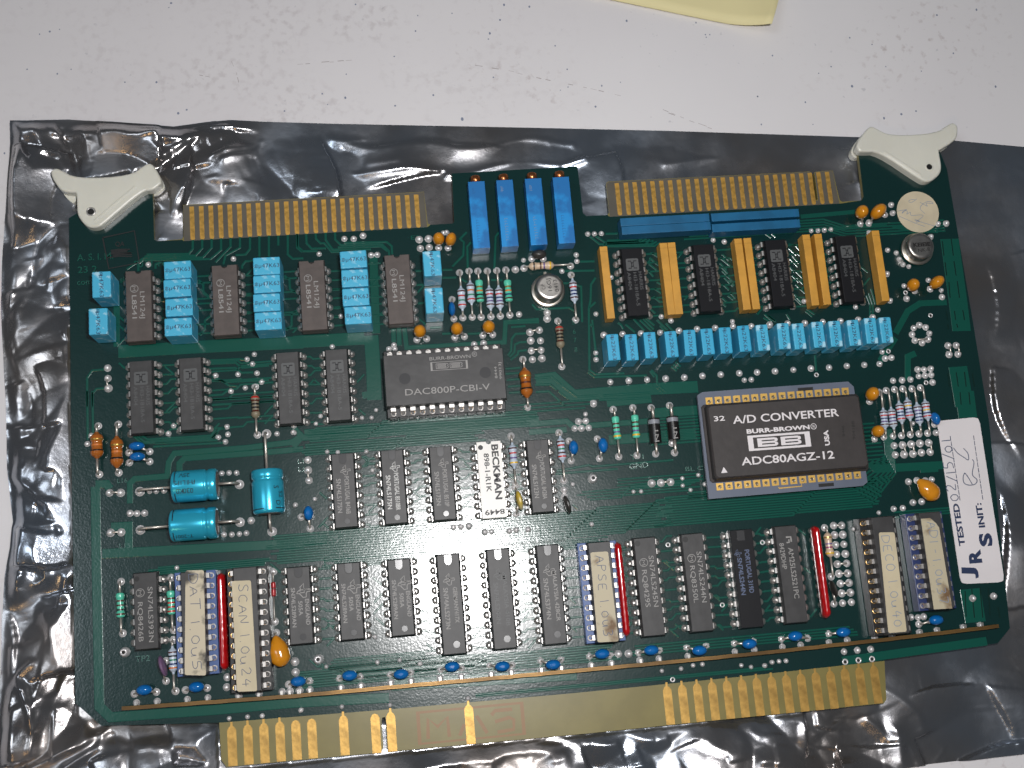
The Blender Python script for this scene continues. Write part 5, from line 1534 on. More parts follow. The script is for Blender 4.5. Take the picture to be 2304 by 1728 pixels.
# ---------------------------------------------------------------- solder
def dome(r, h, seg=12):
    mb = MB(); mb.lathe([(-.02, r * 1.08), (.07, r * 1.08), (.1, r * .9), (h * .45, r * .84), (h * .8, r * .68), (h * .97, r * .42), (h * 1.02, r * .04)], seg); return mb
dm = dome(1, 1.25).mesh('solder_joint', M['solder'])
rg = MB(); rg.lathe([(0, 1.0), (.14, .95), (.16, .6), (.02, .5)], 14, mis=[0, 0, 0], cap=False); rg.add([(q[0], q[1], .03) for q in circ(0, 0, .52, 12)], [tuple(range(12))], 1)
rg = rg.mesh('plated_hole', [M['solder'], M['hole']])
JJ = sorted(JOINT, key=lambda j: -j[2])
rest = MB()
cnt = 0
for x, y, r, kind in JJ:
    if kind == 'o': inst('plated_hole', rg, board, (x, y, .05), 0, None, (r, r, r)); continue
    cnt += 1; jr = r * random.uniform(.94, 1.08); jh = jr * random.uniform(.85, 1.15)
    if cnt <= 290: inst('solder_joint', dm, board, (x, y, .05), random.random() * 6, None, (jr, jr, jh))
    else: rest.lathe([(.03, jr), (jh * .5, jr * .8), (jh * .85, jr * .4), (jh * .95, jr * .04)], 8, loc=(x, y, .05))
if rest.v:
    o = rest.build('small_solder_joints', M['solder'], board); o['kind'] = 'stuff'
for a, b2 in JUMP:
    mb = MB(); a, b2 = Vector((*a, 0)), Vector((*b2, 0)); d = (b2 - a) * .18
    mb.tube([a + Vector((0, 0, .4)), a + d + Vector((0, 0, 1.0)), b2 - d + Vector((0, 0, 1.0)), b2 + Vector((0, 0, .4))], .26, 8); mb.build('wire_link', M['lead'], board)
for i, (x, y) in enumerate(POST):
    mb = MB(); mb.lathe([(0, 1.35), (.5, 1.3), (1.0, 1.0), (1.9, .9), (2.0, .45), (1.4, .4)], 10, mis=[0, 0, 0, 0, 1]); mb.build('test_post', [M['solder'], M['hole']], board, (x, y, 0))

# ---------------------------------------------------------------- dual in-line chips
def pin_mesh(zs, body_half, m='tin', out=3.95):
    mb = MB()
    for (xa_, za_), (xb_, zb_) in (((body_half - .3, zs + .13), (out - .42, zs + .13)), ((out - .42, zs + .13), (out - .14, zs - .02)), ((out - .14, zs - .02), (out, zs - .4)), ((out, zs - .4), (out, 1.15))):
        dx_, dz_ = xb_ - xa_, zb_ - za_; l_ = math.hypot(dx_, dz_); nx_, nz_ = dz_ / l_ * .26, -dx_ / l_ * .26
        o_ = len(mb.v)
        mb.add([(xa_, -.7, za_), (xb_, -.7, zb_), (xb_, .7, zb_), (xa_, .7, za_), (xa_ + nx_, -.7, za_ + nz_), (xb_ + nx_, -.7, zb_ + nz_), (xb_ + nx_, .7, zb_ + nz_), (xa_ + nx_, .7, za_ + nz_)], [(0, 1, 2, 3), (7, 6, 5, 4), (0, 4, 5, 1), (3, 2, 6, 7)])
    mb.prism([(out - .27, -.27), (out - .03, -.27), (out - .03, .27), (out - .27, .27)], .0, 1.16)
    mb.lathe([(.02, 1.0), (.2, .93), (.5, .6), (.85, .3)], 10, loc=(out + .02, 0, 0))
    me_ = mb.mesh('pin', M[m])
    bm = bmesh.new(); bm.from_mesh(me_); bmesh.ops.recalc_face_normals(bm, faces=bm.faces); bm.to_mesh(me_); bm.free()
    return me_
PIN = pin_mesh(2.35, 3.0, out=3.82); PINC = pin_mesh(2.5, 3.3, out=3.95)
def chip_body(L, W, z0, zm, z1, draft=.32, notch=None):
    mb = MB()
    def ring(dw, z): 
        x, y = W / 2 - dw, L / 2 - dw * .8
        if notch:
            r_ = notch
            return ([(-x, -y), (x, -y), (x, y), (r_, y), (r_ * .7, y - r_ * .7), (0, y - r_), (-r_ * .7, y - r_ * .7), (-r_, y), (-x, y)], z)
        return ([(-x, -y), (x, -y), (x, y), (-x, y)], z)
    mb.loft([ring(draft, z0), ring(0, zm - .1), ring(0, zm + .1), ring(draft * .85, z1 - .08), ring(draft + .06, z1)])
    return mb
def flat(parent, pts, z, m, name, h=.02):
    mb = MB(); mb.prism(pts, z - h, z, bottom=False); return mb.build(name, M[m], parent, fix=False)
def u_shape(w, L, y, k=1): 
    return [(-w / 2, y), (-w / 2, y - L + w / 2)] + [(-w / 2 * math.cos(t * math.pi / 6), y - L + w / 2 - w / 2 * math.sin(t * math.pi / 6)) for t in range(1, 6)] + [(w / 2, y - L + w / 2), (w / 2, y)]
TEX = [(-.15, 1), (.2, 1), (.2, .55), (.45, .42), (.95, .4), (1, -.05), (.75, -.25), (.4, -.55), (.38, -.95), (.1, -.8), (-.2, -.35), (-.5, -.45), (-1, .1), (-.15, .1)]
def emblem_state(parent, cx, cy, r, z, m):
    # outline badge with two small strokes, turned a quarter like the print
    mb = MB(); pts = [(cx + q[1] * r, cy - q[0] * r) for q in TEX]; mb.ribbon(pts + [pts[0]], .16 * r / 1.3, z)
    mb.ribbon([(cx + .5 * r, cy + .1 * r), (cx - .35 * r, cy + .1 * r), (cx - .5 * r, cy - .12 * r)], .2, z); mb.ribbon([(cx + .15 * r, cy + .35 * r), (cx + .15 * r, cy - .2 * r)], .16, z); mb.ribbon([(cx + .2 * r, cy - .3 * r), (cx - .45 * r, cy - .3 * r)], .2, z)
    mb.build('maker_emblem', M[m], parent, fix=False)
def emblem_m(parent, cx, cy, r, z, m):
    mb = MB(); mb.ribbon(circ(cx, cy, r, 22) + [(cx + r, cy)], .14, z)
    mb.ribbon([(cx - r * .5, cy + r * .62), (cx + r * .35, cy + r * .5), (cx - r * .1, cy), (cx + r * .35, cy - r * .5), (cx - r * .5, cy - r * .62)], .2, z); mb.build('maker_emblem', M[m], parent, fix=False)
def emblem_h(parent, cx, cy, s, z):
    mb = MB(); mb.rbox(s, s, z - .03, z - .01, .01, .3, cx=cx, cy=cy); mb.build('maker_emblem', M['ink_dim'], parent, fix=False)
    mb = MB(); t = s / 2
    for sx in (-1, 1):
        mb.ribbon([(cx - t * .68, cy + sx * t * .58), (cx - t * .2, cy + sx * t * .58), (cx - t * .2, cy + sx * t * .3), (cx + t * .2, cy + sx * t * .3), (cx + t * .2, cy + sx * t * .58), (cx + t * .68, cy + sx * t * .58)], .26, z)
    mb.ribbon([(cx - t * .12, cy + t * .3), (cx - t * .12, cy - t * .3)], .2, z); mb.ribbon([(cx + t * .12, cy + t * .3), (cx + t * .12, cy - t * .3)], .2, z)
    mb.build('emblem_strokes', M['chipgloss'], parent, fix=False)
for c in CHIPS:
    k = c['kind']; n = c['n'] // 2; L = {7: 19.3, 8: 19.6, 10: 25.6}[n]
    t = c['t']; z1 = 4.1
    if k == 'LM':
        z1 = 4.4; mb = chip_body(19.4, 6.9, 2.75, 3.4, z1, .22, .85); o = mb.build('integrated_circuit', M['ceramic'], board, (*c['c'], 0), label=c['label'])
        mb = MB(); mb.box(-3.38, 3.38, -9.62, 9.62, 2.35, 2.76); mb.build('glass_seam', M['seam'], o)
        chip_body(19.5, 6.9, .6, 1.4, 2.36, .15).build('lower_half', M['ceramic'], o)
    elif k == 'BK':
        z1 = 4.0; mb = chip_body(20.3, 6.6, 1.2, 1.5, z1, .12, .75); o = mb.build('integrated_circuit', M['white_ceramic'], board, (*c['c'], 0), label=c['label'])
    else:
        z1 = 4.1; mb = chip_body(L, 6.35, .6, 2.35, z1, .42 if k != 'TP' else .25)
        o = mb.build('integrated_circuit', M['chipgloss' if k in ('HR', 'TP') else 'chip'], board, (*c['c'], 0), label=c['label'])
    pm = PINC if k in ('LM', 'BK') else PIN
    for j in range(n):
        y = (n - 1) * 1.27 - 2.54 * j
        inst('pin', pm, o, (0, y, 0)); inst('pin', pm, o, (0, y, 0), math.pi)
    z = z1 + .02
    W_ = lambda s, x, ya, yb2, h, m, th=0.0: write(s, (x, ya), (x, yb2), h, z, m, o, thick=th)
    if k == 'LM':
        W_(t[0], .35, 4.0, -3.3, 1.25, 'ink_grey'); W_(t[1], -1.75, 3.1, -3.2, 1.25, 'ink_grey', .01); emblem_m(o, -1.1, 4.7, 1.0, z, 'ink_grey')
    elif k in ('HR', 'HL'):
        emblem_h(o, -.2 if k == 'HR' else 0, 4.9, 3.5, z + .01)
        W_(t[0], 1.2, 2.9, -2.2, 1.0, 'ink_dim'); W_(t[1], -.25, 2.8, -6.6, 1.0, 'ink_dim'); W_(t[2], -1.9, 2.8, -2.2, 1.0, 'ink_dim')
    elif k == 'TI':
        cm = 'ink_white' if c.get('bright') else 'ink_grey'
        W_(t[0], .15, 3.6, -6.1, 1.2, cm, .012); W_(t[1], -1.95, 3.1, -5.7, 1.2, cm, .012); emblem_state(o, .5, 5.2, 1.3, z, cm)
        flat(o, u_shape(2.0, 2.7, L / 2 - .34), z - .005, 'recess_shade', 'notch_shade'); flat(o, u_shape(1.7, 2.5, L / 2 - .36), z + .005, 'notch', 'notch_floor')
        flat(o, circ(.3, -8.0, .82), z - .005, 'recess_shade', 'ejector_mark'); flat(o, circ(.3, -8.0, .72), z + .005, 'notch', 'ejector_floor')
    elif k == 'TE':
        W_(t[0], 1.35, 1.5, -4.9, 1.05, 'ink_grey', .012); W_(t[1], -.35, 1.1, -2.5, 1.05, 'ink_grey', .012); W_(t[2], -2.05, 4.5, -5.3, 1.05, 'ink_grey', .012); emblem_state(o, 1.0, 3.6, 1.75, z, 'ink_grey')
        flat(o, u_shape(2.2, 2.7, L / 2 - .34), z - .005, 'recess_shade', 'notch_shade'); flat(o, u_shape(1.8, 2.45, L / 2 - .36), z + .005, 'notch', 'notch_floor')
        flat(o, circ(.4, -7.9, .85), z - .005, 'recess_shade', 'ejector_mark'); flat(o, circ(.4, -7.9, .75), z + .005, 'notch', 'ejector_floor')
    elif k == 'TG':
        cm = 'ink_dim' if c.get('dim') else 'ink_grey'
        W_(t[0], .7, 6.0 if 'GER' not in t[0] else 4.2, -6.8 if 'GER' not in t[0] else -4.8, 1.1, cm, .01); W_(t[1], -1.75, 4.2, -6.2, 1.2, cm, .01); emblem_state(o, -.2, 6.2, 1.5, z, cm)
        flat(o, u_shape(2.1, 2.8, L / 2 - .34), z - .005, 'recess_shade', 'notch_shade'); flat(o, u_shape(1.75, 2.6, L / 2 - .36), z + .005, 'notch', 'notch_floor')
        flat(o, circ(.6, -10.2, 1.0), z - .005, 'recess_shade', 'ejector_mark'); flat(o, circ(.6, -10.2, .88), z + .005, 'notch', 'ejector_floor')
    elif k == 'MO':
        W_(t[0], .6, 5.9, -7.7, 1.25, 'ink_grey'); W_(t[1], -1.9, 2.4, -7.3, 1.25, 'ink_grey'); emblem_m(o, -1.25, 4.5, 1.0, z, 'ink_grey'); flat(o, circ(-2.0, 8.0, .65), z, 'recess_shade', 'dimple_shade')
    elif k == 'M2':
        W_(t[0], .65, 7.9, -5.2, 1.35, 'ink_grey'); W_(t[1], -1.5, 4.5, -5.0, 1.35, 'ink_grey'); emblem_m(o, -.8, 6.2, 1.05, z, 'ink_grey'); flat(o, circ(-1.9, 11.2, .75), z, 'recess_shade', 'dimple_shade')
    elif k == 'TP':
        W_(t[0], .3, 7.4, -3.8, 1.25, 'ink_blue', .02); W_(t[1], -1.9, 5.4, -4.2, 1.25, 'ink_blue', .02); emblem_state(o, -1.6, 6.6, 1.0, z, 'ink_blue'); flat(o, [(-1.2, 12.4), (-1.2, 9.8), (.8, 9.8), (.8, 12.4)], z, 'notch', 'notch_floor')
    elif k == 'AM':
        W_(t[0], .0, 6.8, -6.4, 1.4, 'ink_grey', .008); W_(t[1], -2.2, 8.2, 1.4, 1.3, 'ink_grey', .008)
        mb = MB(); mb.ribbon([(-.2, 9.6), (1.1, 9.6), (1.1, 8.3)], .45, z); mb.ribbon([(-.2, 8.2), (.5, 8.2), (.5, 9.0)], .4, z); mb.build('maker_emblem', M['ink_grey'], o, fix=False)
    elif k == 'BK':
        W_(t[0], .7, 9.3, -5.2, 1.75, 'ink_black', .035); W_(t[1], -1.5, 7.0, -3.2, 1.35, 'ink_black', .02); write(t[2], (2.8, -7.9), (-2.4, -7.9), 1.35, z, 'ink_black', o, thick=.02); flat(o, circ(-2.2, 8.6, .65), z, 'ink_black', 'index_spot')

# ---------------------------------------------------------------- sockets and the chips plugged into them
spin = MB(); spin.box(3.0, 3.72, -.62, .62, 6.05, 6.32); spin.prism([(3.55, -.62), (3.85, -.62), (3.85, .62), (3.55, .62)], 5.0, 6.3); spin.prism([(3.6, -.26), (3.85, -.26), (3.85, .26), (3.6, .26)], 3.9, 5.0)
spin = spin.mesh('pin', M['tin'])
cup = MB(); cup.lathe([(0, .82), (.22, .78), (.24, .5), (-.3, .42)], 14, mis=[0, 0, 1], cap=False); cup.add([(q[0], q[1], -.2) for q in circ(0, 0, .5, 10)], [tuple(range(10))], 1)
cupg = cup.mesh('contact_cup', [M['goldcup'], M['hole']]); cups = cup.mesh('contact_cup', [M['tin'], M['goldcup']])
clip = MB(); clip.box(-.5, .5, -.75, .75, 0, .35); clip.lathe([(0, .62), (.38, .6)], 10, loc=(.75, 0, 0))
clip = clip.mesh('contact_clip', M['tin'])
for c in SOCK:
    n = c['n'] // 2; L = n * 2.54
    so = MB(); so.rbox(10.2, L + .2, .35, 4.0, .15); 
    so_ = so.build('chip_socket', M['sock_' + c['sock']], board, (*c['c'], 0), label={'blue': 'blue chip socket', 'navy': 'dark navy chip socket', 'black': 'black chip socket with round contacts'}[c['sock']] + ' beneath the ' + c['t'].split()[0].split('-')[0] + ' sticker')
    for j in range(n):
        y = (n - 1) * 1.27 - 2.54 * j
        for sx in (-1, 1): inst('contact_cup', cupg if c['sock'] == 'black' and sx < 0 else cups, so_, (sx * 4.0, y, 4.02))
    ch = chip_body(L - .1 if n == 10 else 30.6, 6.3, 4.3, 6.2, 8.0, .35)
    o = ch.build('socketed_chip', M['chip'], None, (*c['c'], 0)); tag(o, c['label'], 'chip', 'chips plugged into sockets')
    for j in range(n):
        y = (n - 1) * 1.27 - 2.54 * j
        inst('pin', spin, o, (0, y, 0)); inst('pin', spin, o, (0, y, 0), math.pi)
    st = MB(); pts = c['st']
    if len(pts) == 4:
        q = []
        for i in range(4):
            a, b2, p0 = Vector(pts[i]), Vector(pts[(i + 1) % 4]), Vector(pts[i - 1])
            q += [tuple(a + (p0 - a).normalized() * .45), tuple(a + ((p0 - a).normalized() + (b2 - a).normalized()) * .13), tuple(a + (b2 - a).normalized() * .45)]
        pts = q
    st.prism(pts, 8.01, 8.1)
    cxm = sum(p_[0] for p_ in c['st']) / len(c['st']); ys = [p_[1] for p_ in c['st']]
    st.build('paper_sticker', M[{'DAT': 'paperstain', 'APS': 'paperbrown', 'ADI': 'paperbrown'}.get(c['t'][:3], 'paper')], o)
    handwrite(c['t'], (cxm - 1.1, max(ys) - 1.0), (cxm - 1.1, min(ys) + .8), 2.3, 8.12, 'ink_pale' if c['t'][:3] in ('DEC', 'ADI') else 'ink_pen', o, .17)

# big converter in its socket
c = DAC['c']; W2, H2 = 31.75, 13.9
so = MB(); so.rbox(31.2, 18.0, .3, 4.1, .15)
so_ = so.build('chip_socket', M['sock_black'], board, (*c, 0), label='wide black socket under the big converter chip')
o = chip_body(H2, W2, 4.6, 6.6, 8.7, .3).build('socketed_chip', M['chip'], None, (*c, 0))
tag(o, 'big wide black chip with bold white print, in a black socket', 'chip', 'chips plugged into sockets')
wp = MB(); wp.box(-.66, .66, 6.7, 7.75, 6.45, 6.75); wp.prism([(-.66, 7.5), (.66, 7.5), (.66, 7.8), (-.66, 7.8)], 5.2, 6.7); wp.prism([(-.3, 7.55), (.3, 7.55), (.3, 7.8), (-.3, 7.8)], 3.9, 5.2)
wp = wp.mesh('pin', M['tin'])
ribm = MB(); ribm.box(-.95, .95, 8.9, 9.25, .5, 3.9); ribm = ribm.mesh('socket_rib', M['sock_black'])
for j in range(12):
    x = (j - 5.5) * 2.54
    inst('pin', wp, o, (x, 0, 0)); inst('pin', wp, o, (x, 0, 0), math.pi)
    inst('contact_cup', cups, so_, (x, 8.0, 4.1)); inst('contact_cup', cups, so_, (x, -8.0, 4.1)); inst('socket_rib', ribm, so_, (x, 0, 0), math.pi)
for s, a, b2, h, k in DACT: write(s, a, b2, h, 8.72, 'ink_grey', o, thick=.0)
rx, ry = DACP['R']; mb = MB(); mb.ribbon(circ(rx, ry, .62, 18) + [(rx + .62, ry)], .12, 8.72); mb.build('registered_mark', M['ink_grey'], o, fix=False); write('R', (rx - .3, ry - .33), (rx + .3, ry - .33), .7, 8.72, 'ink_grey', o)
def bb_mark(parent, box, z, m, solid):
    xa = (box[0][0] + box[3][0]) / 2; xb = (box[1][0] + box[2][0]) / 2; ya = (box[0][1] + box[1][1]) / 2; yb2 = (box[2][1] + box[3][1]) / 2
    mb = MB(); w = xb - xa; h = ya - yb2; t = h * (.14 if solid else .05); e = w * (.085 if solid else .05)
    for q in ((xa, xa + e, yb2, ya), (xb - e, xb, yb2, ya), (xa + e, xb - e, ya - t, ya), (xa + e, xb - e, yb2, yb2 + t)): mb.prism([(q[0], q[2]), (q[1], q[2]), (q[1], q[3]), (q[0], q[3])], z - .02, z, bottom=False)
    def P4(x0, x1, y0, y1): mb.prism([(x0, y0), (x1, y0), (x1, y1), (x0, y1)], z - .02, z, bottom=False)
    for s_ in (0, 1):
        x0_ = xa + w * (.15 + .375 * s_); x1_ = x0_ + w * .325; y0_, y1_ = yb2 + h * .22, ya - h * .22; ym = (y0_ + y1_) / 2; H_ = y1_ - y0_
        if solid:
            lw = H_ * .235; vw = w * .07; P4(x0_, x0_ + vw, y0_, y1_)
            for yc in (y0_ + lw / 2, ym, y1_ - lw / 2): P4(x0_ + vw, x1_ - w * .05, yc - lw / 2, yc + lw / 2)
            for ya_, yb_2 in ((y0_ + H_ * .06, ym - H_ * .04), (ym + H_ * .04, y1_ - H_ * .06)): mb.prism([(x1_ - w * .05, ya_ - H_ * .04), (x1_ - w * .015, ya_), (x1_, ya_ + H_ * .1), (x1_, yb_2 - H_ * .1), (x1_ - w * .015, yb_2), (x1_ - w * .05, yb_2 + H_ * .04)], z - .02, z, bottom=False)
        else:
            def ln(pl): 
                for a_, b_ in zip(pl, pl[1:]): mb.ribbon([a_, b_], .13, z)
            e_ = w * .04
            ln([(x0_, y0_), (x0_, y1_), (x1_ - e_, y1_), (x1_, y1_ - H_ * .15), (x1_, ym + H_ * .15), (x1_ - e_ * .6, ym), (x1_, ym - H_ * .15), (x1_, y0_ + H_ * .15), (x1_ - e_, y0_), (x0_, y0_)])
            for ya_, yb_2 in ((y0_ + H_ * .2, ym - H_ * .1), (ym + H_ * .1, y1_ - H_ * .2)): ln([(x0_ + e_, ya_), (x1_ - e_ * 1.6, ya_), (x1_ - e_ * 1.6, yb_2), (x0_ + e_, yb_2), (x0_ + e_, ya_)])
    mb.build('maker_emblem', M[m], parent, fix=False)
bb_mark(o, DACP['box'], 8.72, 'ink_grey', False)
for x, y in DACP['dots']: flat(o, circ(x, y, 1.5, 26), 8.715, 'notch', 'ejector_mark', .01)

# hybrid converter module
c = ADC['c']; sb = MB(); sp_ = [(q[0] - c[0], q[1] - c[1]) for q in ADC['sub']]
sb.prism(sp_, 2.4, 3.6)
adc = sb.build('converter_module', M['sub'], board, (*c, 0), label='grey-blue ceramic module with gold pads and a black cover')
cv = [(q[0] - c[0], q[1] - c[1]) for q in ADC['cov']]
hx, hy = (cv[1][0] - cv[0][0] + cv[2][0] - cv[3][0]) / 4, (cv[0][1] - cv[3][1] + cv[1][1] - cv[2][1]) / 4
def rr(x, y, r_=.6): return [(-x + r_, -y), (x - r_, -y), (x, -y + r_), (x, y - r_), (x - r_, y), (-x + r_, y), (-x, y - r_), (-x, -y + r_)]
mb = MB(); mb.loft([(rr(hx + .9, hy + .75), 3.62), (rr(hx + .9, hy + .75), 4.2), (rr(hx + .35, hy + .35), 4.5), (rr(hx + .15, hy + .1), 6.4), (rr(hx - .25, hy - .25), 6.8)])
cov = mb.build('ceramic_cover', M['cover'], adc)
padm = MB(); padm.box(-.95, .95, -1.0, .9, 0, .04); padm = padm.mesh('gold_pad', M['goldpad'])
hol = MB(); hol.lathe([(0, .5), (.16, .46), (.16, .26), (.05, .24)], 12, mis=[0, 0, 1], cap=False); hol.add([(q[0], q[1], .06) for q in circ(0, 0, .26, 8)], [tuple(range(8))], 0); hol = hol.mesh('pin_end', [mat('pin_end_metal', (.36, .30, .22), .3, .8), M['hole']])
for (a, b2), dy in ((ADC['pt'], .25), (ADC['pb'], .1)):
    for k in range(16):
        x = a[0] + (b2[0] - a[0]) * k / 15 - c[0]; y = a[1] + (b2[1] - a[1]) * k / 15 - c[1]
        inst('gold_pad', padm, adc, (x, y + dy, 3.6)); inst('pin_end', hol, adc, (x, y, 3.64))
legm = MB(); legm.box(-.23, .23, -.15, .15, 0, 2.4); legm = legm.mesh('module_leg', M['tin'])
for k in range(16):
    for yy in (ADC['pt'][0][1] - c[1], ADC['pb'][0][1] - c[1]): inst('module_leg', legm, adc, ((k - 7.5) * 2.52, yy, 0))
mb = MB(); yb_ = ADC['pb'][0][1] - c[1] - 1.6; mb.ribbon([(-3.3, yb_ + .4), (-3.3, yb_), (3.0, yb_ + .1), (3.0, yb_ + 3.0)], .3, 3.65); mb.build('gold_trace', M['goldpad'], adc, fix=False)
for k, (x, y) in enumerate(((7.5, 12.9), (9.6, -13.4))):
    flat(adc, [(x - 2, y - .45), (x + 2.2, y - .45), (x + 2.2, y + .45), (x - 2, y + .45)], 3.62, 'ink_dark', 'printed_block')
for s, a, b2, h, k in ADCT: write(s, a, b2, h, 6.82, 'ink_dark' if k == 'd' else 'sticker', adc, thick=.04 if k == 'b' else .015 if k == 'w' else 0)
bb_mark(adc, ADCB, 6.82, 'sticker', True)
(rx, ry), (tx_, ty_) = ADCR; mb = MB(); mb.ribbon(circ(rx, ry, .75, 18) + [(rx + .75, ry)], .16, 6.82); mb.build('registered_mark', M['sticker'], adc, fix=False); write('R', (rx - .35, ry - .38), (rx + .35, ry - .38), .8, 6.82, 'sticker', adc)
flat(adc, [(tx_ - .85, ty_ - .7), (tx_ + .85, ty_ - .7), (tx_, ty_ + .85)], 6.82, 'sticker', 'index_triangle')

# ---------------------------------------------------------------- resistors, coils, diodes
def two_lead(a, b2, za, name='lead', r=.3):
    pass
for kind, a, b2, f0, f1, bands, label in RES:
    A_, B_ = Vector(a), Vector(b2); d = B_ - A_; L = d.length; ang = math.atan2(d.y, d.x)
    nm = {'di': 'diode', 'rd': 'diode', 'br': 'axial_coil'}.get(kind, 'resistor')
    x0_, x1_ = f0 * L, f1 * L; bl = x1_ - x0_
    R1 = {'mf': 1.12, 'gr': 1.05, 'gy': 1.15, 'be': 1.15, 'br': 1.65, 'di': 1.6, 'rd': .62}[kind]
    zc = {'di': 1.75, 'br': 1.9, 'rd': 1.0}.get(kind, 1.6)
    if kind == 'mf': prof = [(0, .25), (.08, .34), (.17, .93), (.22, 1), (.30, .99), (.36, .84), (.64, .84), (.70, .99), (.78, 1), (.83, .93), (.92, .34), (1, .25)]
    elif kind == 'gr': prof = [(0, .5), (.03, .88), (.07, 1), (.2, 1), (.26, .84), (.74, .84), (.8, 1), (.93, 1), (.97, .88), (1, .5)]
    elif kind in ('gy', 'be'): prof = [(0, .3), (.07, .75), (.14, 1), (.24, 1), (.32, .82), (.68, .82), (.76, 1), (.86, 1), (.93, .75), (1, .3)]
    elif kind == 'br': prof = [(0, .2), (.07, .45), (.15, .88), (.22, 1), (.3, 1), (.38, .84), (.62, .84), (.70, 1), (.80, 1), (.88, .8), (.95, .4), (1, .2)]
    elif kind == 'di': prof = [(0, .98), (.01, 1), (.99, 1), (1, .98)]
    else: prof = [(0, .6), (.06, .95), (.4, 1), (.44, .8), (.5, .8), (.54, 1), (.94, .95), (1, .6)]
    nb_ = len(bands)
    if kind == 'mf': pos = [.23 + .54 * k / max(1, nb_ - 1) for k in range(nb_)]; bw = .055
    elif kind == 'gr': pos = [.33 + .53 * k / max(1, nb_ - 1) for k in range(nb_)]; bw = .07
    elif kind == 'gy': pos = [.12 + .58 * k / max(1, nb_ - 1) for k in range(nb_)]; bw = .075
    elif kind == 'be': pos = [.2, .46, .6, .84]; bw = .06
    elif kind == 'br': pos = [.30, .50, .70]; bw = .055
    elif kind == 'di': pos = [.15]; bw = .17
    else: pos = [.47]; bw = .06
    ts = sorted(set([t_ for t_, _ in prof] + [p_ + s_ * bw / 2 for p_ in pos for s_ in (-1, 1)] + [i / 24 for i in range(25)]))
    pr = [(x0_ + t_ * bl, float(np.interp(t_, [q[0] for q in prof], [q[1] for q in prof])) * R1) for t_ in ts]
    mis = []
    for i in range(len(ts) - 1):
        tm = (ts[i] + ts[i + 1]) / 2; k = next((j for j, p_ in enumerate(pos) if abs(tm - p_) < bw / 2), None)
        mis.append(0 if k is None else 1 + k)
    mb = MB(); mb.lathe(pr, 18, 'x', mis)
    o = mb.build(nm, [BODYM[kind]] + [BANDS[q] for q in bands], board, (a[0], a[1], zc), ang, label)
    lr = {'di': .42, 'rd': .22, 'br': .34}.get(kind, .3)
    for e0, e1 in ((0, x0_), (L, x1_)):
        s_ = 1 if e1 > e0 else -1; mb = MB(); bend = min(.8, abs(e1 - e0) * .5)
        mb.tube([(e0, 0, -zc + .1), (e0, 0, -.75), (e0 + s_ * bend * .3, 0, -.25), (e0 + s_ * bend, 0, 0), (e1 + s_ * .2, 0, 0)], lr, 8); mb.build('lead', M['lead'], o)
        inst('solder_joint', dm, o, (e0, 0, -zc + .05), 0, None, (.92, .92, .62))
    if kind == 'di':
        t_ = write('1N', (x0_ + bl * .42, -.4), (x0_ + bl * .88, -.4), 1.1, R1 + .02, 'ink_grey', o, snap=False)

# ---------------------------------------------------------------- box capacitors
def boxcap(c, w, h, z1, m, text, vert, label, name='box_capacitor', jit=.0):
    mb = MB(); mb.rbox(w, h, .45, z1, .28, .18)
    o = mb.build(name, M[m], board, (c[0], c[1], 0), jit, label)
    if vert: write(text, (-.45, h / 2 - .75), (-.45, -h / 2 + .25), 1.05, z1 + .02, 'ink_print', o)
    else: write(text, (-w / 2 + 1.3, -.5), (w / 2 - .35, -.5), 1.15, z1 + .02, 'ink_print', o)
    mb = MB()
    q = [(-.45, -.35), (0, -.5), (.45, -.35), (.2, 0), (.45, .3), (0, .5), (-.4, .3), (-.15, 0), (-.45, -.35)]
    cx_, cy_ = (0, h / 2 - .75) if vert else (-w / 2 + .8, 0)
    mb.ribbon([(cx_ + a_ * .9, cy_ + b_ * .9) for a_, b_ in q], .14, z1 + .02); mb.ribbon([(cx_, cy_ - .5), (cx_, cy_ + .5)], .1, z1 + .022); mb.build('maker_emblem', M['ink_print'], o, fix=False)
    for s_ in (-1, 1):
        mb = MB(); mb.tube([(0, s_ * 2.54, 0) if vert else (s_ * 2.54, 0, 0), (0, s_ * 2.54, .5) if vert else (s_ * 2.54, 0, .5)], .3, 6); mb.build('lead', M['lead'], o)
    return o
stk = ['topmost', 'second', 'third', 'lowest']
for i, (c, v_) in enumerate(U47):
    if v_ == 'v': lab = ['upper', 'lower'][i % 2] + (' light blue capacitor at the left board edge' if i < 2 else ' light blue capacitor right of the fourth ceramic chip')
    else: lab = stk[(i - 2) % 4] + ' light blue capacitor of the ' + ['first', 'second', 'third'][(i - 2) // 4] + ' stack of four'
    boxcap(c, 4.75 if v_ == 'v' else 6.95, 6.95 if v_ == 'v' else 4.75, 9.5, 'bluecap', 'µ47K63', v_ == 'v', lab, jit=random.uniform(-.012, .012))
for i, c in enumerate(U22): boxcap(c, 3.3, 7.2, 8.5, 'bluecap2' if i < 8 else 'bluecap', 'µ22K63', True, 'narrow light blue capacitor, %s from the left in the long row' % (ordn_ := 'first second third fourth fifth sixth seventh eighth ninth tenth eleventh twelfth thirteenth fourteenth fifteenth sixteenth'.split())[i], jit=random.uniform(-.03, .01))
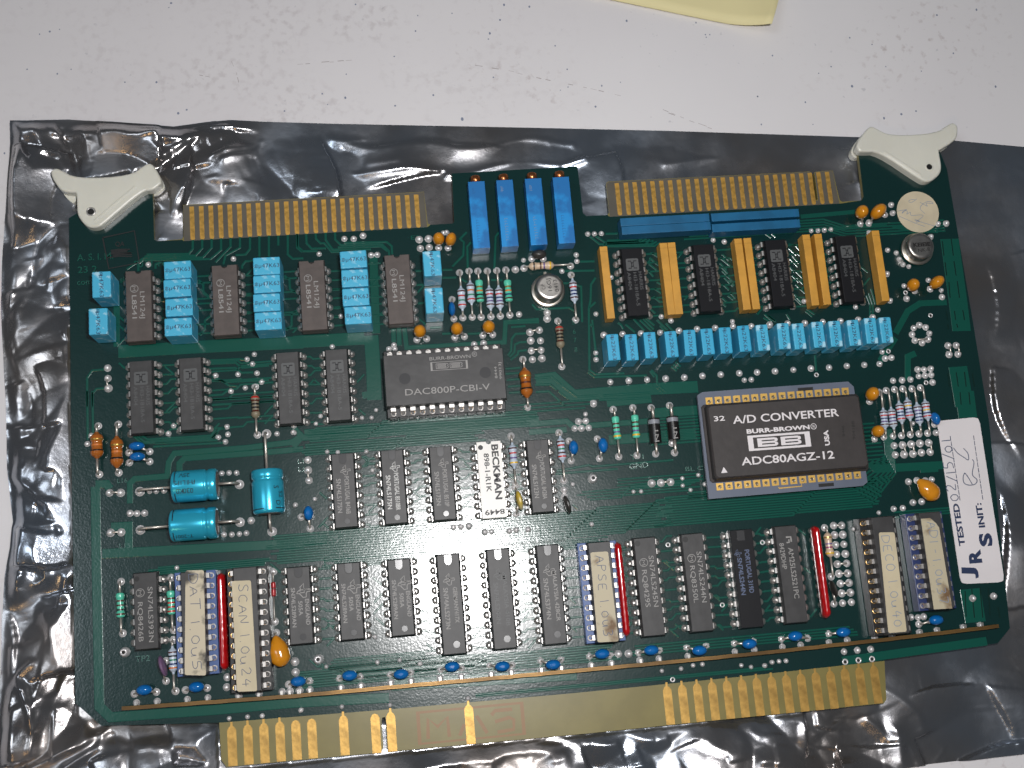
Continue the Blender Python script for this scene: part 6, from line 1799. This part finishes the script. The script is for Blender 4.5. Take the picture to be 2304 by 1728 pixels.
for i, c in enumerate(OCH):
    mb = MB(); mb.rbox(2.15, 20.4, .4, 4.6, .12)
    lab = ['lone ochre block left of the first glossy chip', 'left block of the touching ochre pair', 'right block of the touching ochre pair', 'left block of the middle ochre pair', 'right block of the middle ochre pair', 'left block of the right ochre pair', 'right block of the right ochre pair', 'lone ochre block right of the last glossy chip'][i]
    o = mb.build('resistor_network', M['ochre'], board, (c[0], 117.3, 0), random.uniform(-.006, .006), lab)
    mb = MB(); mb.ribbon([(-.95, 8.7), (.95, 8.7)], .12, 4.61); mb.build('end_line', mat('ochre_line', (.40, .2, .03), .5) if i == 0 else bpy.data.materials['ochre_line'], o, fix=False)
for i, c in enumerate(BSIP):
    mb = MB(); mb.rbox(25.0, 2.35 if i % 2 == 0 or i == 1 else 2.4, .4, 5.0, .15)
    lab = ['back strip of the left blue pair', 'front strip of the left blue pair', 'back strip of the right blue pair', 'front strip of the right blue pair'][i]
    o = mb.build('resistor_network', M['bsip'], board, (c[0], [133.95, 131.55, 133.85, 130.75][i], 0), 0, lab)
    mb = MB(); mb.ribbon([(11.1, -1.0), (11.1, 1.0)], .12, 5.01); mb.build('end_line', M['potbase'], o, fix=False)
for i, c in enumerate(POT):
    mb = MB(); mb.rbox(4.55, 19.1, 1.0, 5.8, .12)
    o = mb.build('trimmer_resistor', M['pot'], board, (c[0], 138.15, 0), 0, ['first', 'second', 'third', 'fourth'][i] + ' blue trimmer from the left on the upper tab')
    mb = MB(); mb.box(-2.2, 2.2, -9.45, 9.45, .3, 1.02); mb.build('trimmer_base', M['potbase'], o)
    mb = MB(); mb.lathe([(9.5, 1.4), (11.5, 1.4), (11.75, 1.15)], 16, 'y', loc=(0, 0, 3.7)); sc2 = mb.build('adjusting_screw', M['copperscrew'], o)
    mb = MB(); mb.box(-.2, .2, 11.5, 11.8, 2.5, 4.9); mb.build('screw_slot', M['hole'], sc2)
    mb = MB()
    for k in range(5): mb.ribbon([(-1.3, 7.6 - k * .35), (-1.3 + random.uniform(.4, .9), 7.5 - k * .35)], .1, 5.81)
    for k in range(9): mb.ribbon([(-.9, -1.5 - k * .75), (-.9 + random.uniform(.5, .9), -1.6 - k * .75)], .1, 5.81); mb.ribbon([(-.9, -1.5 - k * .75), (-.9, -1.9 - k * .75)], .1, 5.81)
    mb.build('rubbed_print', M['potbase'] if i in (0, 3) else M['ink_pale'], o, fix=False)
for i, (a, b2) in enumerate(RSIP):
    a, b2 = Vector(a), Vector(b2); L = (b2 - a).length; mb = MB(); secs = []
    for k in range(41):
        t = k / 40; e = min(1, math.sqrt(max(0, 1 - (1 - min(t, 1 - t) * L / 1.2) ** 2)) if min(t, 1 - t) * L < 1.2 else 1)
        w = (1.02 + .05 * math.sin(k * 1.9)) * max(.12, e); z1 = 1.0 + 4.6 * max(.5, e)
        y = (.5 - t) * L
        secs.append([(w * math.cos(q * math.pi / 6), y, (1.0 + z1) / 2 + (z1 - 1.0) / 2 * math.copysign(abs(math.sin(q * math.pi / 6)) ** .6, math.sin(q * math.pi / 6))) for q in range(12)])
    vs = [p_ for s_ in secs for p_ in s_]; fs = [(k * 12 + q, k * 12 + (q + 1) % 12, (k + 1) * 12 + (q + 1) % 12, (k + 1) * 12 + q) for k in range(40) for q in range(12)] + [tuple(range(11, -1, -1)), tuple(40 * 12 + q for q in range(12))]
    mb.add(vs, fs, 0, True); c_ = (a + b2) / 2
    o = mb.build('resistor_network', M['redsip'], board, (c_.x, c_.y, 0), 0, ['glossy red network between the DAT and SCAN chips', 'glossy red network right of the browned socketed chip', 'glossy red network beside the beige resistor'][i])
    lg = MB(); lg.box(-.15, .15, -.25, .25, 0, 1.2); lg.lathe([(.02, .8), (.25, .65), (.6, .3)], 8); lg = lg.mesh('lead', M['tin'])
    for k in range(10): inst('lead', lg, o, (0, (k - 4.5) * 2.45, 0))

# ---------------------------------------------------------------- axial electrolytics
for i, (a, b2, ba, bb_, _) in enumerate(ELY):
    A_, B_ = Vector(a), Vector(b2); d = (B_ - A_); L = d.length; ang = math.atan2(d.y, d.x); dn = d.normalized()
    x0_ = (Vector(ba) - A_).dot(dn); x1_ = (Vector(bb_) - A_).dot(dn); Rr = 4.05; zc = 4.15; bl = x1_ - x0_
    prof = [(x0_, 2.9), (x0_ + .05, 3.5), (x0_ + .35, 3.95), (x0_ + .8, Rr), (x1_ - 3.4, Rr), (x1_ - 3.0, Rr - .1), (x1_ - 2.6, Rr - .42), (x1_ - 2.2, Rr - .1), (x1_ - 1.8, Rr), (x1_ - .5, Rr), (x1_ - .1, Rr - .25), (x1_, Rr - .6), (x1_ - .15, Rr - .8)]
    mb = MB(); mb.lathe(prof, 36, 'x')
    o = mb.build('electrolytic_capacitor', M['ely'], board, (a[0], a[1], zc), ang, ['upper of two lying metallic blue electrolytics', 'lower of two lying metallic blue electrolytics', 'upright-lying metallic blue electrolytic right of the pair'][i])
    mb = MB(); mb.lathe([(x1_ - .2, 3.3), (x1_ + .05, 3.2), (x1_ + .08, .6)], 24, 'x'); mb.build('end_seal', M['elyend'], o); mb = MB(); mb.lathe([(x0_ + .02, 3.0), (x0_ - .05, 2.9), (x0_ - .07, .5)], 24, 'x'); mb.build('end_seal', M['elyend'], o)
    for e0, e1 in ((0, x0_), (L, x1_)):
        s_ = 1 if e1 > e0 else -1; mb = MB()
        mb.tube([(e0, 0, -zc + .1), (e0, 0, -2.6), (e0 + s_ * .25, 0, -1.2), (e0 + s_ * 1.0, 0, -.3), (e0 + s_ * 1.8, 0, 0), (e1, 0, 0)] if abs(e1 - e0) > 2.6 else [(e0, 0, -zc + .1), (e0, 0, -2.2), (e0 + s_ * .4, 0, -.8), (e1, 0, 0)], .36, 8); mb.build('lead', M['lead'], o)
        inst('solder_joint', dm, o, (e0, 0, -zc + .05), 0, None, (1.15, 1.15, .7))
    # black print wrapped on the sleeve
    pr = MB()
    def wrap(x, phi): return (x, (Rr + .02) * math.sin(phi), (Rr + .02) * math.cos(phi))
    for ph0, ph1 in ((.2, 1.3), (-1.3, -.55)):
        for k in range(8):
            p0, p1 = ph0 + (ph1 - ph0) * k / 8, ph0 + (ph1 - ph0) * (k + 1) / 8
            pr.add([wrap(x0_ + .95, p0), wrap(x0_ + 1.2, p0), wrap(x0_ + 1.2, p1), wrap(x0_ + .95, p1)], [(0, 1, 2, 3)])
    pr.build('stripe', M['ink_black'], o, fix=False)
    def wraptext(s, x, phi, h, flip):
        # letters bent round the sleeve: each character lies tangent to it
        w = h * .62; n_ = len(s)
        for q, ch_ in enumerate(s):
            if ch_ == ' ': continue
            cu = bpy.data.curves.new('printed_text', 'FONT'); cu.body = ch_; cu.size = h * 1.35 * S; cu.align_x = 'CENTER'; cu.align_y = 'CENTER'; cu.materials.append(M['ink_black']); cu.resolution_u = 2
            xx = x + (q - (n_ - 1) / 2) * w * (-1 if flip else 1)
            t_ = bpy.data.objects.new('printed_text', cu); t_.parent = o
            mtx = Matrix.Translation(Vector(wrap(xx, phi)) * S) @ Matrix.Rotation(-phi, 4, 'X') @ Matrix.Rotation(math.pi if flip else 0, 4, 'Z')
            t_.matrix_local = mtx; col.objects.link(t_)
    if i == 0: wraptext('030K0', x0_ + 3.6, -.40, 1.4, True); wraptext('PHILIPS', x0_ + 3.6, .12, 1.25, True); wraptext('25V', x0_ + 3.6, .66, 1.4, True)
    if i == 1: wraptext('T-2001', x0_ + 3.6, -.85, 1.2, True)
    if i == 2: wraptext('S', x0_ + 6.4, -.62, 1.5, True); wraptext('D', x0_ + 2.4, -.72, 1.4, True); wraptext('S2', x0_ + 4.6, -.95, 1.4, True)

# ---------------------------------------------------------------- dipped capacitors
def ellipsoid(rx, ry, rz_, mats, name, parent, loc, rot, label, seg=20, rings=12, tilt=0):
    mb = MB(); prof = []
    for k in range(1, rings): a = math.pi * k / rings; prof.append((-math.cos(a), math.sin(a)))
    mb.lathe(prof, seg); mb.v = [(v_[0] * rx, v_[1] * ry, v_[2] * rz_) for v_ in mb.v]
    o = mb.build(name, mats, parent, loc, rot, label); return o
KM = {'ochre': 'tant', 'blue': 'bead', 'yellow': 'yellow', 'dark': 'dark', 'purple': 'purple'}
for (x, y, z), (rx, ry, rz_), rot, sol, label, kind in BEAD:
    o = ellipsoid(rx, ry, rz_, M[KM[kind]], 'dipped_capacitor' if 'transistor' not in label else 'transistor', board, (x, y, z), R(rot), label)
    for sx, sy in sol:
        dx, dy = sx - x, sy - y; c_, s_ = math.cos(-R(rot)), math.sin(-R(rot)); lx, ly = dx * c_ - dy * s_, dx * s_ + dy * c_
        inst('solder_joint', dm, o, (lx, ly, -z + .05), 0, None, (.88, .88, .6))
        mb = MB(); k = .55
        mb.tube([(lx, ly, -z + .2), (lx, ly, -z + .7), (lx * .75, ly * .75, -z * .45), (lx * .3, ly * .3, -rz_ * .3)], [.28, .26, .3, .5 if kind != 'ochre' else .7], 8, 0); mb.build('lead', M['lead'], o)
for (b_, t_, r_, label, sol) in TEAR:
    b_, t_ = Vector(b_), Vector(t_); d = t_ - b_; L = d.length + .6; ang = math.atan2(d.y, d.x); mb = MB(); prof = []
    for k in range(1, 22):
        t = k / 22; prof.append((-r_ + (L + r_) * t, r_ * min(1, math.sin(min(t * (L + r_) / r_, 1.0) * math.pi / 2) ** .8) * (1 if t < .45 else max(.12, math.cos((t - .45) / .55 * math.pi / 2) ** .85))))
    mb.lathe(prof, 22, 'x'); mb.v = [(v_[0], v_[1], v_[2] * .85) for v_ in mb.v]
    o = mb.build('dipped_capacitor', M['tant'], board, (b_.x, b_.y, 2.7), ang, label)
    for s_ in sol:
        q = Vector(s_) - b_; lx, ly = q.x * math.cos(-ang) - q.y * math.sin(-ang), q.x * math.sin(-ang) + q.y * math.cos(-ang)
        mb = MB(); mb.tube([(L - .4, 0, 0), ((L + lx) / 2, ly / 2, -.8), (lx, ly, -1.9), (lx, ly, -2.6)], .28, 8); mb.build('lead', M['lead'], o); inst('solder_joint', dm, o, (lx, ly, -2.65), 0, None, (.9, .9, .6))

# ---------------------------------------------------------------- round metal cans
for i, (a, t_, lines, label) in enumerate(CANS):
    mb = MB(); lean = Vector((t_[0] - a[0], t_[1] - a[1]))
    mb.lathe([(0, 3.9), (.35, 3.9), (3.3, 3.88), (3.75, 3.7), (4.0, 3.3), (4.05, 2.8)], 40)
    sk = lean / 4.0
    mb.v = [(v_[0] + sk.x * v_[2], v_[1] + sk.y * v_[2], v_[2]) for v_ in mb.v]
    o = mb.build('metal_can', M['can'], board, (a[0], a[1], .95), 0, label)
    mb = MB(); mb.lathe([(-.35, 4.3), (-.3, 4.62), (.05, 4.66), (.2, 4.4), (.3, 3.9)], 40); fl = mb.build('flange', M['rim'], o)
    ta = R(100 if i == 0 else 60); mb = MB(); mb.box(-.35, .35, 4.4, 5.4, -.3, .05); mb.build('index_tab', M['rim'], o, rz=R(4) if i == 0 else R(-50))
    for k in range(8):
        mb = MB(); an = 2 * math.pi * k / 8; mb.tube([(2.5 * math.cos(an), 2.5 * math.sin(an), -.3), (2.9 * math.cos(an), 2.9 * math.sin(an), -.9)], .22, 6); mb.build('lead', M['lead'], o)
    px_, py_ = lean.x, lean.y
    if i == 0:
        for (s, xa, xl, yy) in (('OP', -1.6, -1.6, 1), ('16GJ', .1, .1, 1), ('8413', 1.9, 1.9, 1)):
            hl = {'OP': .75, '16GJ': 1.75, '8413': 1.7}[s]; write(s, (px_ + xa + .4, py_ - hl + .1), (px_ + xa + .1, py_ + hl + .1), 1.1, 4.07, 'ink_black', o, snap=False)
    else:
        write(lines[0], (px_ - 2.3, py_ - .2), (px_ + 2.6, py_ + .05), 1.1, 4.07, 'ink_dark', o, thick=.04); write(lines[1], (px_ - 1.2, py_ - 1.9), (px_ + 2.2, py_ - 1.7), 1.1, 4.07, 'ink_dark', o)
if True:
    for fx_, fy_ in ((92.0 - .9, 125.2), (93.9, 125.2)):
        pass

# ---------------------------------------------------------------- brass bar
mb = MB(); n = len(BAR); vs = []; hw = .45
xs = np.linspace(BAR[0][0], BAR[-1][0], 60); ys = np.interp(xs, [p_[0] for p_ in BAR], [p_[1] for p_ in BAR])
for x, y in zip(xs, ys):
    yy = y + .05 * math.sin(x * .7); vs += [(x, yy - hw, 3.0), (x, yy + hw, 3.0), (x, yy + hw, .9), (x, yy - hw, .9)]
mb.add(vs, [(4 * i + k, 4 * i + (k + 1) % 4, 4 * i + 4 + (k + 1) % 4, 4 * i + 4 + k) for i in range(59) for k in range(4)] + [(0, 1, 2, 3), (239, 238, 237, 236)])
bar = mb.build('bus_bar', M['brass'], board, label='thin tarnished brass bar running along the lower edge of the board')
mb = MB()
for x in xs[::1]: pass
for o_ in (-.14, .14):
    mb.ribbon([(x, float(y) + o_ + .05 * math.sin(x * .7)) for x, y in zip(xs, ys)], .1, 3.012)
mb.build('bar_groove', mat('dark_groove', (.10, .05, .02), .5, .5), bar, fix=False)
lg = MB(); lg.box(-.3, .3, -.2, .9, .1, 1.4); lg = lg.mesh('bar_leg', M['tin'])
for x, y, r_, k in JOINT:
    yb_ = float(np.interp(x, xs, ys))
    if 0 < y - yb_ < 2.4 and x > -24: inst('bar_leg', lg, bar, (x, yb_ + .45, 0))

# ---------------------------------------------------------------- nylon card pullers
for i, pts in enumerate(EJ):
    hx_, hy_ = EJH[i]; c_ = (hx_, hy_)
    q = smooth_poly([(p_[0] - c_[0], p_[1] - c_[1]) for p_ in pts], 2)
    mb = MB()
    def shrink(pts_, d):
        cx_ = sum(p_[0] for p_ in pts_) / len(pts_); cy_ = sum(p_[1] for p_ in pts_) / len(pts_); n_ = len(pts_); out = []
        area_ = sum(pts_[j][0] * pts_[(j + 1) % n_][1] - pts_[(j + 1) % n_][0] * pts_[j][1] for j in range(n_)); sg = 1 if area_ > 0 else -1
        for j in range(n_):
            e = Vector(pts_[(j + 1) % n_]) - Vector(pts_[j - 1]); e = e.normalized() if e.length else Vector((1, 0)); nrm = Vector((-e.y, e.x)) * sg
            out.append((pts_[j][0] + nrm.x * d, pts_[j][1] + nrm.y * d))
        return out
    mb.loft([(shrink(q, .0), .06), (q, .5), (q, 2.5), (shrink(q, .2), 2.85), (shrink(q, .5), 3.0)], smooth=False)
    o = mb.build('card_puller', M['nylon'], board, (*c_, 0), label=['milky nylon card puller at the upper left corner', 'milky nylon card puller at the upper right corner'][i])
    mb = MB(); mb.loft([(shrink(q, .1), -4.2), (shrink(q, 0), -3.9), (shrink(q, 0), -1.66)]); mb.build('lower_cheek', M['nylon'], o)
    # web joining the two cheeks beyond the board edge
    w_ = [(p_[0], p_[1]) for p_ in (shrink(q, .6))]
    web = [(-14, 10.5), (9, 12.2), (16, 15.6), (13.4, 20.6), (5, 16.5), (-2, 16.8), (-12.5, 16.6)] if False else None
    yy = 152.9 - c_[1]
    up = [p_ for p_ in shrink(q, .5)]
    mb = MB(); cut = []
    for j in range(len(up)):
        a, b2 = up[j], up[(j + 1) % len(up)]
        if a[1] >= yy: cut.append(a)
        if (a[1] - yy) * (b2[1] - yy) < 0: f = (yy - a[1]) / (b2[1] - a[1]); cut.append((a[0] + (b2[0] - a[0]) * f, yy))
    if len(cut) > 3: mb.prism(cut, -1.7, .1); mb.build('connecting_web', M['nylon'], o)
    mb = MB(); mb.lathe([(3.0, 1.25), (3.12, 1.2), (3.14, .85), (2.6, .72)], 20, mis=[0, 0, 1], cap=False); mb.add([(p_[0], p_[1], 3.02) for p_ in circ(0, 0, .8, 16)], [tuple(range(16))], 1); mb.build('roll_pin', [M['tin'] if i == 0 else M['nylon'], M['hole']], o)
    # raised rib along the slanting edge
    mb = MB(); s_ = 1 if i == 0 else -1
    rib = [(p_[0] - .75 * s_, p_[1] + .95) for p_ in RIB[i]]; mb.strip([(p_[0] - c_[0], p_[1] - c_[1]) for p_ in rib], .45, 2.99, .14, .2); mb.build('edge_rib', M['nylon'], o, fix=False)
    if GRIP[i]:
        mb = MB(); g_ = smooth_poly([(p_[0] - c_[0], p_[1] - c_[1]) for p_ in GRIP[i]], 2); mb.prism(g_, -3.4, -.4); mb.build('finger_grip', M['nylon'], o)

# ---------------------------------------------------------------- stickers
pts = STK; n = len(pts)
mb = MB(); q = []
c0 = [(pts[0]), ((pts[1][0] + pts[2][0]) / 2 + .4, (pts[1][1] + pts[2][1]) / 2 + .6), (pts[3][0] + .2, pts[4][1] - .3), (pts[6][0], pts[5][1] - .2)]
for i in range(4):
    a, b2, p0 = Vector(c0[i]), Vector(c0[(i + 1) % 4]), Vector(c0[i - 1]); rr_ = 1.9 if i else .3
    u1, u2 = (p0 - a).normalized(), (b2 - a).normalized()
    q += [tuple(a + u1 * rr_), tuple(a + u1 * rr_ * .45 + u2 * rr_ * .1), tuple(a + (u1 + u2) * rr_ * .2), tuple(a + u2 * rr_ * .45 + u1 * rr_ * .1), tuple(a + u2 * rr_)]
mb.prism(q, .13, .24)
stk_ = mb.build('white_sticker', M['sticker'], board, label='long white rounded sticker with dark blue print and handwritten date')
for s, a, b2, h, k in STKT: write(s, a, b2, h, .26, 'ink_print', stk_, thick=.05 if len(s) == 1 else .035)
mb = MB()
for a, b2 in STKL:
    for k in range(12): mb.ribbon([(a[0] + (b2[0] - a[0]) * (k + .05) / 12, a[1] + (b2[1] - a[1]) * (k + .05) / 12), (a[0] + (b2[0] - a[0]) * (k + .9) / 12, a[1] + (b2[1] - a[1]) * (k + .9) / 12)], .2, .26)
mb.build('writing_line', M['ink_print'], stk_, fix=False)
handwrite('02/15/01', DATE[0], DATE[1], 2.6, .27, 'ink_pen', stk_, .24)
mb = MB()
def smooth_line(pl, k=3):
    for _ in range(k): pl = [pl[0]] + [x for a, b2 in zip(pl, pl[1:]) for x in ((a[0] * .75 + b2[0] * .25, a[1] * .75 + b2[1] * .25), (a[0] * .25 + b2[0] * .75, a[1] * .25 + b2[1] * .75))] + [pl[-1]]
    return pl
for pl in EJS: mb.ribbon(smooth_line(pl), .24, .27)
mb.build('initials', M['ink_pen'], stk_, fix=False)
l_, r_, t_, b_ = DISC; cx_, cy_ = (l_[0] + r_[0]) / 2, (t_[1] + b_[1]) / 2; rad = ((r_[0] - l_[0]) + (t_[1] - b_[1])) / 4
mb = MB(); mb.prism(circ(0, 0, rad, 48), .14, .24); disc = mb.build('round_sticker', M['disc'], board, (cx_, cy_, 0), label='round cream paper sticker with a blue pen scribble')
mb = MB()
for pl in SCRIB: mb.ribbon(smooth_line([(p_[0] - cx_, p_[1] - cy_) for p_ in pl]), .13, .25)
mb.build('pen_scribble', M['ink_pale'], disc, fix=False)

# fit every line of writing to its measured length and height
bpy.context.view_layer.update()
cap = {}
for o, L, h in texts:
    dx = o.dimensions.x / max(1e-9, o.matrix_world.to_scale().x)
    o.scale = (L * S / max(dx, 1e-6), h * S / .73, 1)
bpy.context.view_layer.update()
dg = bpy.context.evaluated_depsgraph_get()
for o in [q for q in scene.objects if q.type == 'FONT']:
    me_ = bpy.data.meshes.new_from_object(o.evaluated_get(dg)); nm_ = o.name.split('.')[0]
    q = bpy.data.objects.new(nm_, me_); q.parent = o.parent; q.matrix_local = o.matrix_local.copy()
    col.objects.link(q); bpy.data.objects.remove(o)
